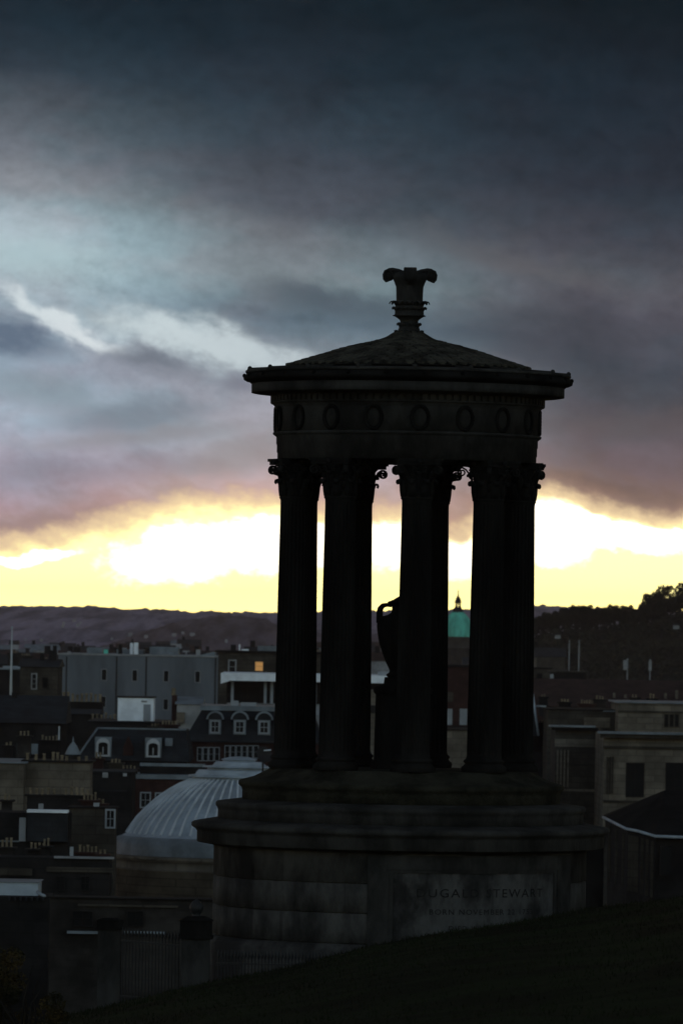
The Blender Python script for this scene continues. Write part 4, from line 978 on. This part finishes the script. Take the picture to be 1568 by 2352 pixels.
def city_right():
    # church with green dome, seen between two columns
    Yc = 1700.0; c = V(1050, 1460, Yc); k = Yc / F
    def dz(y): return V(1050, y, Yc).z
    t = thing('domed_church', 'distant church with a ribbed green copper dome and lantern between two columns', 'church', (c.x, Yc, GZ))
    MB().box(c.x - 62 * k, c.x + 62 * k, Yc - 45 * k, Yc + 60 * k, GZ, dz(1531)).build('wall', 'tan_dark', t)
    MB().box(c.x - 66 * k, c.x + 66 * k, Yc - 49 * k, Yc + 64 * k, dz(1531) + .01, dz(1523)).build('parapet', 'black_stone', t)
    MB().lathe([(38 * k, dz(1524)), (38 * k, dz(1492)), (41 * k, dz(1490)), (41 * k, dz(1486)), (37 * k, dz(1484)), (37 * k, dz(1470)), (40 * k, dz(1467)), (40 * k, dz(1463)), (30 * k, dz(1462))], 48, (c.x, Yc, 0)).build('drum', 'tan_dark', t)
    cm = MB()
    for i in range(16):
        a = 2 * math.pi * i / 16; p = Vector((c.x + 39.5 * k * math.sin(a), Yc - 39.5 * k * math.cos(a), 0))
        cm.tube([(p.x, p.y, dz(1523)), (p.x, p.y, dz(1492))], 1.5 * k, 6)
    cm.build('colonnade', 'tan_dark', t)
    dp = [(34.5, 1463), (34.5, 1456), (33, 1444), (30, 1432.5), (26, 1423), (21, 1416), (16, 1411), (12.5, 1406.5)]
    MB().lathe([(r * k, dz(y)) for r, y in dp], 64, (c.x, Yc, 0), rf=lambda a, z: 1 - .05 * abs(math.sin(a * 8))).build('dome', 'copper', t)
    rb = MB()
    for i in range(16):
        a = 2 * math.pi * i / 16 + .1
        rb.strip([(c.x + r * k * math.sin(a), Yc - r * k * math.cos(a), dz(y)) for r, y in dp], (math.cos(a), math.sin(a), 0), .3, .4)
    rb.build('dome_rib', 'copper', t)
    ln = MB()
    ln.lathe([(13 * k, dz(1407)), (13 * k, dz(1403.5)), (11.5 * k, dz(1403)), (11 * k, dz(1399)), (9 * k, dz(1397)), (7.6 * k, dz(1396)), (7.2 * k, dz(1393))], 24, (c.x, Yc, 0))
    for i in range(8):
        a = 2 * math.pi * (i + .5) / 8; x, y = c.x + 5.6 * k * math.sin(a), Yc - 5.6 * k * math.cos(a); ln.tube([(x, y, dz(1394)), (x, y, dz(1385))], 1.3 * k, 6)
    ln.lathe([(7.5 * k, dz(1386)), (7.5 * k, dz(1383)), (7 * k, dz(1380)), (5 * k, dz(1374)), (2.2 * k, dz(1369.5)), (1.1 * k, dz(1365)), (.7 * k, dz(1354))], 20, (c.x, Yc, 0))
    ln.tube([(c.x - 1.8 * k, Yc, dz(1359)), (c.x + 1.8 * k, Yc, dz(1359))], .35 * k, 5)
    ln.build('lantern', 'black_stone', t)

    b = Bld('window_block', 'brown wall with two pale blank windows beneath the green dome', 'building', (920, 1180, 1532, 1800), 560, 10, 'tan_dark')
    b.wall.data.materials[0] = M['brick']; b.top('cornice', 'black_stone', 5, .3)
    b.slabp('string_course', 'tan_dark', (985, 1040, 1588, 1612), .1)
    for x0 in (960, 1021, 1055, 1116): b.window(x0, x0 + 17, 1628, 1665, 'offwhite', 'offwhite', fw=2, bars=(0, 0))
    b.slabp('ledge', 'black_stone', (930, 1170, 1668, 1676), .5)
    b = Bld('rendered_gable', 'pale grey rendered wall low between the two right-hand front columns', 'building', (960, 1130, 1678, 1800), 430, 8, 'concrete')
    b.wall.data.materials[0] = M['tan']; b.top('coping', 'black_stone', 3, .1)
    b = Bld('pale_gable', 'pale strip of wall glimpsed left of the urn pedestal', 'building', (830, 868, 1586, 1800), 520, 8, 'concrete')
    b.wall.data.materials[0] = M['tan']; b.slabp('band', 'black_stone', (830, 868, 1620, 1638), .1)

    b = Bld('long_roof', 'long low range under a dark red-brown tiled roof, far right', 'building', (1180, 1700, 1625, 1760), 640, 16, 'brick')
    b.gable('slate_brown', 62, .3)
    for i, x in enumerate((1412, 1438, 1530, 1556)):
        X0, X1, zt, _ = b.wr(x - 3, x + 3, (1592, 1596, 1592, 1586)[i], 1606); MB().box(X0, X1, b.Y + 2.5, b.Y + 3.2, b.zt, zt).build('vent', 'tan', b.t)
    b = Bld('dark_flat_block', 'dark flat-topped block with pale coping at the foot of the wooded hill', 'building', (1266, 1344, 1545, 1700), 700, 10, 'black_stone')
    b.top('coping', 'tan_dark', 3.5, .25)
    X0, X1, zt, _ = b.wr(1262, 1270, 1548, 1566); MB().box(X0, X1, b.Y - .6, b.Y - .3, b.zt - 1.5, zt).build('vent', 'offwhite', b.t)
    b = Bld('tan_block', 'tan stone block left of the dark flat-topped block', 'building', (1180, 1263, 1536, 1700), 720, 10, 'tan_dark'); b.top('coping', 'black_stone', 3, .2)
    b.window(1232, 1244, 1546, 1560, 'black_stone', fw=2)
    for x, y0, y1, Y, lab in ((1306.5, 1473, 1535, 760, 'left pole of the pale pair rising by the dark flat-topped block'), (1329, 1473, 1535, 705, 'right pole of the pale pair, standing on the dark flat-topped block'),
                              (1440, 1515, 1570, 690, 'thick pale pole with a banner over the long brown roof'), (1492, 1517, 1568, 690, 'thin pole with a pale upper half over the long brown roof')):
        p = V(x, y0, Y); t = thing('flagpole', lab, 'flagpole', (p.x, Y, GZ), 'poles before the wooded hill')
        MB().tube([(p.x, Y, GZ), (p.x, Y, p.z)], [.1, .06], 8).build('pole', 'concrete', t)
        MB().ball((p.x, Y, p.z + .04), .1).build('ball', 'concrete', t)
        if x in (1440, 1492):
            q = V(x - 3, y0 + 12, Y); MB().box(p.x - (.45 if x == 1440 else .16), p.x - .06 if x == 1440 else p.x + .16, Y - .1, Y - .07 + .1, q.z - .55, p.z - .05).build('banner', 'concrete', t)

    # neoclassical building on the right
    b = Bld('attic_block', 'tan stone attic storey with grouped dark windows above a long cornice', 'building', (1418, 1700, 1617, 1760), 455, 12, 'tan')
    b.top('coping', 'lead_dark', 3, .2)
    for i in range(3): b.window(1524 + i * 12, 1534 + i * 12, 1640, 1670, 'tan_dark', fw=1.6, bars=(0, 1))
    b.slabp('string_course', 'tan_dark', (1418, 1700, 1634, 1638), .12)
    b = Bld('attic_wing', 'lower tan wing with plain wall left of the attic storey', 'building', (1256, 1417, 1632, 1760), 460, 10, 'tan_dark')
    b.top('coping', 'black_stone', 3, .15); b.slabp('parapet', 'lead_dark', (1231, 1253, 1620, 1624), .4, .4); b.slabp('parapet', 'lead_dark', (1384, 1416, 1632, 1635), .3)
    b.slabp('panel', 'tan', (1340, 1400, 1648, 1672), .1)
    b = Bld('classical_range', 'ashlar range with tall dark sash windows and a long pale cornice', 'building', (1384, 1760, 1692, 1960), 425, 14, 'tan')
    b.slabp('cornice', 'lead_dark', (1372, 1760, 1683, 1688), .9, 1); b.slabp('cornice', 'tan_dark', (1378, 1760, 1688.2, 1697), .6, .5); b.slabp('string_course', 'tan_dark', (1384, 1760, 1716, 1721), .15); b.slabp('string_course', 'tan_dark', (1384, 1760, 1841, 1846), .15)
    for x0 in (1436, 1527, 1618): b.window(x0, x0 + 42, 1752, 1831, 'black_stone', fw=2, bars=(1, 1), proud=.08)
    for x in (1391, 1397.5, 1404): b.slabp('pilaster', 'tan_dark', (x, x + 3.4, 1738, 1822), .2)
    b = Bld('pilastered_bay', 'projecting tan bay with thin dark pilasters right behind the columns', 'building', (1273, 1383, 1675, 1960), 440, 10, 'tan_dark')
    b.slabp('cornice', 'lead_dark', (1260, 1366, 1666, 1670), .9, 1); b.slabp('cornice', 'black_stone', (1266, 1372, 1670.2, 1677), .6, .5); b.slabp('string_course', 'tan', (1273, 1383, 1698, 1716), .1)
    for i in range(4): b.slabp('pilaster', 'tan', (1277 + i * 8, 1281 + i * 8, 1722, 1808), .2)
    b.slabp('string_course', 'tan', (1273, 1383, 1812, 1818), .15)
    b = Bld('side_range', 'dark slate-roofed range with pale verge right beside the rightmost column', 'building', (1180, 1262, 1690, 1960), 470, 8, 'black_stone')
    p0, p1 = V(1222, 1594, 469), V(1236, 1690, 469); MB().tube([p0, p1], .09, 6).build('verge', 'lead', b.t)
    pl = MB(); q = [V(1180, 1590, 470), V(1221, 1594, 470), V(1236, 1690, 470), V(1180, 1690, 470)]; pl.slab([(v.x, v.z) for v in q], 469.2, 477); pl.build('roof', 'slate', b.t)
    b.slabp('dormer', 'offwhite', (1246, 1256, 1668, 1712), .4)

    # low pavilion with hipped slate roof
    Yp = 300.0
    ev = [V(1384, 1878, 311), V(1437, 1905, 304), V(1464, 1910, 303), V(1504, 1922, 300), V(1620, 1926, 300), V(1790, 1926, 300), V(1790, 1880, 318), V(1384, 1872, 318)]
    rg = [V(1525, 1815, 309), V(1790, 1822, 309)]
    cx = sum(v.x for v in ev) / len(ev)
    t = thing('slate_pavilion', 'low pavilion with black hipped slate roof and pale gutter, lower right', 'pavilion', (cx, 308, GZ))
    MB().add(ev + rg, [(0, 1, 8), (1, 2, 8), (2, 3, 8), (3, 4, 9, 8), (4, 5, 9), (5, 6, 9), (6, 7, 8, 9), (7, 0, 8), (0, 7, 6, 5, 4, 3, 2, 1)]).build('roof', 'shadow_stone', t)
    MB().tube([v + Vector((0, -.1, .02)) for v in ev[:6]], .075, 6).build('gutter', 'lead', t)
    ins = [Vector((v.x + (cx - v.x) * .03, v.y + (309 - v.y) * .06, 0)) for v in ev]
    zt = min(v.z for v in ev) - .06; n = len(ins)
    MB().add([(v.x, v.y, GZ) for v in ins] + [(ins[i].x, ins[i].y, ev[i].z - .12) for i in range(n)], [tuple(range(n))[::-1], tuple(range(n, 2 * n))] + [(i, (i + 1) % n, n + (i + 1) % n, n + i) for i in range(n)]).build('wall', 'black_stone', t)
    for i in range(3):
        for u in (.25, .55, .85):
            a, bb = ins[i], ins[i + 1]; p = a.lerp(bb, u); z = ev[i].z + (ev[i + 1].z - ev[i].z) * u - .25
            if (bb - a).length > .5: MB().box(p.x - .09, p.x + .09, p.y - .12, p.y + .05, z - 2.6, z).build('pilaster', 'tan_dark', t)
    p = V(1610, 1990, 299.6)
    for x0, x1 in ((1516, 1540),):
        a, c_ = V(x0, 1945, 299.9), V(x1, 2010, 299.9); MB().box(a.x, c_.x, 299.75, 300.6, c_.z, a.z).build('window', 'glass', t)
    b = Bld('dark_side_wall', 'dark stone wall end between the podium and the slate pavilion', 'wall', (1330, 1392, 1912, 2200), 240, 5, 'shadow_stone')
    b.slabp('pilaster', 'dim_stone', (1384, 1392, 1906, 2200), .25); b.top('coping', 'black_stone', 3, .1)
city_right()

# ------------------------------------------------------------------ wooded hill on the right
WY = 1500.0
wood_line = [(1100, 1510), (1180, 1480), (1222, 1456), (1249, 1440), (1274, 1436), (1304, 1426), (1350, 1424), (1380, 1428), (1413, 1422), (1465, 1426), (1500, 1412), (1530, 1402), (1568, 1392), (1700, 1350), (2000, 1310), (2600, 1350)]
wl = [(V(px, py, WY).x, V(px, py, WY).z) for px, py in wood_line]
def wood_z(x, y):
    c = interp(x, wl) - 1.2; d = (y - WY)
    t = max(0, 1 - (-d) / 380.0) if d < 0 else 1
    fall = max(0, (wl[2][0] - x) / 30.0)
    return (GZ - 2) + (c - GZ + 2) * (t ** 1.1) * max(0, 1 - fall * .0) - (0.06 * d if d > 0 else 0)
grid('tree_hill', frange(V(1090, 1500, WY).x, V(2600, 1400, WY).x, 90), frange(1110, 1900, 40), wood_z, 'wood_floor')
wd = MB(); rnd = random.Random(9)
x_lo, x_hi = V(1150, 1500, WY).x, V(1760, 1400, WY).x
for i in range(2100):
    x = rnd.uniform(x_lo, x_hi); y = WY - 300 * rnd.random(); z = wood_z(x, y); r = rnd.uniform(1.2, 2.4)
    leaf_cloud(wd, (x, y, z + r * .4), r, r, r * .9, 46, 0.5, seed=i)
for i in range(700):
    x = rnd.uniform(x_hi, V(2580, 1400, WY).x); y = WY - 280 * rnd.random(); z = wood_z(x, y); r = rnd.uniform(1.8, 3.2)
    leaf_cloud(wd, (x, y, z + r * .4), r, r, r * .9, 40, 0.7, seed=5000 + i)
o = wd.build('hill_wood', 'leaf', normals=False); tag(o, 'dense dark wood covering the hill on the right', 'wood', None, 'stuff')
def tree_proto(h, spread, seed, n_cl, dens):
    rnd = random.Random(seed); tr = MB(); cr = MB()
    tr.tube([(0, 0, -1.5), (rnd.uniform(-.1, .1), 0, h * .35), (rnd.uniform(-.3, .3), 0, h * .7)], [h * .045, h * .03, h * .012], 7)
    for i in range(n_cl):
        a = rnd.uniform(0, 2 * math.pi); u = rnd.random() ** .5; zz = h * rnd.uniform(.38, .98)
        w = spread * (1 - abs(zz / h - .62) ** 1.5 * 1.6)
        p = Vector((math.cos(a) * u * w, math.sin(a) * u * w, zz)); r = h * rnd.uniform(.09, .17)
        tr.tube([(0, 0, h * rnd.uniform(.25, .45)), (p.x * .5, p.y * .5, (zz + h * .35) / 2 + h * .03), p], [h * .014, h * .009, h * .003], 5)
        leaf_cloud(cr, p, r, r, r * .8, dens, h * .042, seed=seed * 100 + i)
    return tr, cr
protos = [tree_proto(6.2, 2.6, 3, 34, 100), tree_proto(5.0, 2.7, 5, 34, 110), tree_proto(6.8, 2.5, 8, 34, 48)]
plist = []
rl = 'one of the rounded trees merging into a dark line along the wooded crest'
tree_defs = [  # x, top row, kind, scale, label
    (1249, 1411, 1, .62, 'small round tree at the left end of the wooded hill crest'), (1524, 1349, 2, 1.15, 'tall feathery tree with open twigs against the yellow sky'),
    (1572, 1341, 2, 1.25, 'tallest dark tree cut off by the right picture edge')]
tree_defs += [(x, y, k_, c_, rl) for x, y, k_, c_ in [(1232, 1424, 1, .5), (1264, 1414, 1, .6), (1280, 1408, 1, .6), (1295, 1401, 1, .75), (1310, 1398, 0, .7), (1324, 1394, 1, .85), (1338, 1396, 0, .7), (1351, 1394, 1, .75), (1366, 1408, 1, .5), (1379, 1398, 1, .65),
    (1394, 1399, 0, .6), (1409, 1393, 1, .8), (1424, 1397, 0, .6), (1440, 1394, 1, .6), (1455, 1400, 0, .5), (1470, 1401, 1, .55), (1484, 1390, 1, .6), (1499, 1368, 1, .8), (1511, 1366, 2, .7), (1540, 1370, 0, .7), (1551, 1374, 1, .6), (1562, 1362, 2, .7)]]
made = {}
for px, ytop, kd, sc, lab in tree_defs:
    q = V(px, ytop, WY - 8); gz = wood_z(q.x, WY - 8)
    t = thing('hill_tree', lab, 'tree', (q.x, WY - 8, gz), 'trees along the wooded crest')
    h0 = (6.2, 5.0, 6.8)[kd]; s_ = (q.z - gz) / h0
    if kd not in made:
        tr, cr = protos[kd]
        a = tr.build('trunk', 'bark', None); c_ = cr.build('crown', 'leaf', None, normals=False); made[kd] = (a, c_)
        a.parent = t; c_.parent = t
    else:
        for src in made[kd]:
            n_ = src.copy(); COL.objects.link(n_); n_.parent = t
    w_ = max(s_ * .8, sc * .9)
    t.scale = (w_, w_, s_); t.rotation_euler = (0, 0, px * 1.7)
def house(px, py, Y, w, h, m, label, group):
    p = V(px, py, Y); t = thing('house', label, 'house', (p.x, Y, p.z - h), group)
    MB().box(p.x - w / 2, p.x + w / 2, Y, Y + w * .7, p.z - h - .2, p.z).build('wall', m, t)
    vs = []
    for x in (p.x - w * .53, p.x + w * .53): vs += [(x, Y - .3, p.z + .01), (x, Y + w * .7 + .3, p.z + .01), (x, Y + w * .35, p.z + w * .28)]
    MB().add(vs, [(0, 2, 1), (3, 4, 5), (0, 3, 5, 2), (1, 2, 5, 4), (0, 1, 4, 3)]).build('roof', 'slate', t)
house(1280, 1458, 1180, 1.0, 0.5, 'concrete', 'small white house low in the trees near the rightmost column', 'houses on the wooded hill')
house(1552, 1436, 1180, 1.1, 0.5, 'concrete', 'small white house high in the trees at the right edge', 'houses on the wooded hill')
rnd = random.Random(21)
spots = [(148, 1411), (180, 1414), (186, 1410), (172, 1407), (145, 1416), (258, 1434), (336, 1456), (400, 1458), (420, 1457), (442, 1459), (300, 1448), (60, 1438), (96, 1446), (200, 1460), (520, 1462), (560, 1470), (330, 1470), (20, 1470), (600, 1478), (460, 1476), (250, 1480), (90, 1478)]
for i, (px, py) in enumerate(spots):
    Y = 3000 + (1500 - py) * 22
    p = V(px, py, Y); w = rnd.uniform(1.2, 3.0); h = rnd.uniform(0.7, 1.2)
    m = ('concrete', 'concrete', 'offwhite')[i % 3]
    z = max(far_z(p.x, Y), rise_z(p.x, Y) if -240 < p.x < 260 and 3000 < Y < 5400 else -99)
    mb = MB(); zz = z + .4
    mb.box(p.x - w / 2, p.x + w / 2, Y, Y + w, z - .5, zz + h)
    mb.add([(p.x - w * .55, Y - .2, zz + h + .01), (p.x + w * .55, Y - .2, zz + h + .01), (p.x + w * .55, Y + w * 1.05, zz + h + .01), (p.x - w * .55, Y + w * 1.05, zz + h + .01), (p.x - w * .5, Y + w * .5, zz + h + w * .3), (p.x + w * .5, Y + w * .5, zz + h + w * .3)],
           [(3, 2, 1, 0), (0, 1, 5, 4), (2, 3, 4, 5), (1, 2, 5), (3, 0, 4)])
    o = mb.build('far_house', m, None, (p.x, Y, z)); tag(o, 'tiny pale house scattered on the far hillside', 'house', 'pale houses on the far hillside')

# roofs of the middle-distance town, a jumble between the near blocks and the hills
rnd = random.Random(33)
for i in range(110):
    Y = rnd.uniform(850, 2300); px = rnd.uniform(-60, 1260); py = 1478 + (2300 - Y) / 1450 * 44 + rnd.uniform(-4, 10)
    if 985 < px < 1110 and Y < 1800: continue
    p = V(px, py, Y); w = rnd.uniform(3, 9); rise = rnd.uniform(.8, 2.0); d = rnd.uniform(6, 10)
    t = thing('town_house', 'one of the dim roofs in the town between near blocks and hills', 'house', (p.x, Y, GZ), 'dim roofs of the middle-distance town')
    MB().box(p.x - w / 2, p.x + w / 2, Y, Y + d, GZ, p.z).build('wall', rnd.choice(['tan_dark', 'black_stone', 'concrete', 'tan', 'offwhite']), t)
    vs = []
    for x in (p.x - w * .53, p.x + w * .53): vs += [(x, Y - .2, p.z + .01), (x, Y + d + .2, p.z + .01), (x, Y + d / 2, p.z + rise)]
    MB().add(vs, [(0, 2, 1), (3, 4, 5), (0, 3, 5, 2), (1, 2, 5, 4), (0, 1, 4, 3)]).build('roof', rnd.choice(['slate', 'slate', 'lead_dark', 'slate_brown']), t)
    if rnd.random() < .6: MB().box(p.x - w * .3, p.x - w * .3 + .8, Y + d / 2 - .5, Y + d / 2 + .5, p.z + rise * .5, p.z + rise + 1.0).build('chimney', 'black_stone', t)

# ------------------------------------------------------------------ dusk haze
hz = MB().box(-7000, 7000, -5600, 7900, -3.5, ZC + 42).build('haze', M['white'], None)
tag(hz, 'thin dusk haze lying over the city and hills', 'haze', None, 'stuff')
hm = bpy.data.materials.new('dusk_haze'); hm.use_nodes = True
ht = hm.node_tree; ht.nodes.clear()
vo = ht.nodes.new('ShaderNodeVolumePrincipled'); mo = ht.nodes.new('ShaderNodeOutputMaterial')
vo.inputs['Color'].default_value = (0.92, 0.80, 0.86, 1); vo.inputs['Density'].default_value = 0.00006; vo.inputs['Anisotropy'].default_value = 0.65
ht.links.new(vo.outputs[0], mo.inputs['Volume'])
hz.data.materials.clear(); hz.data.materials.append(hm)
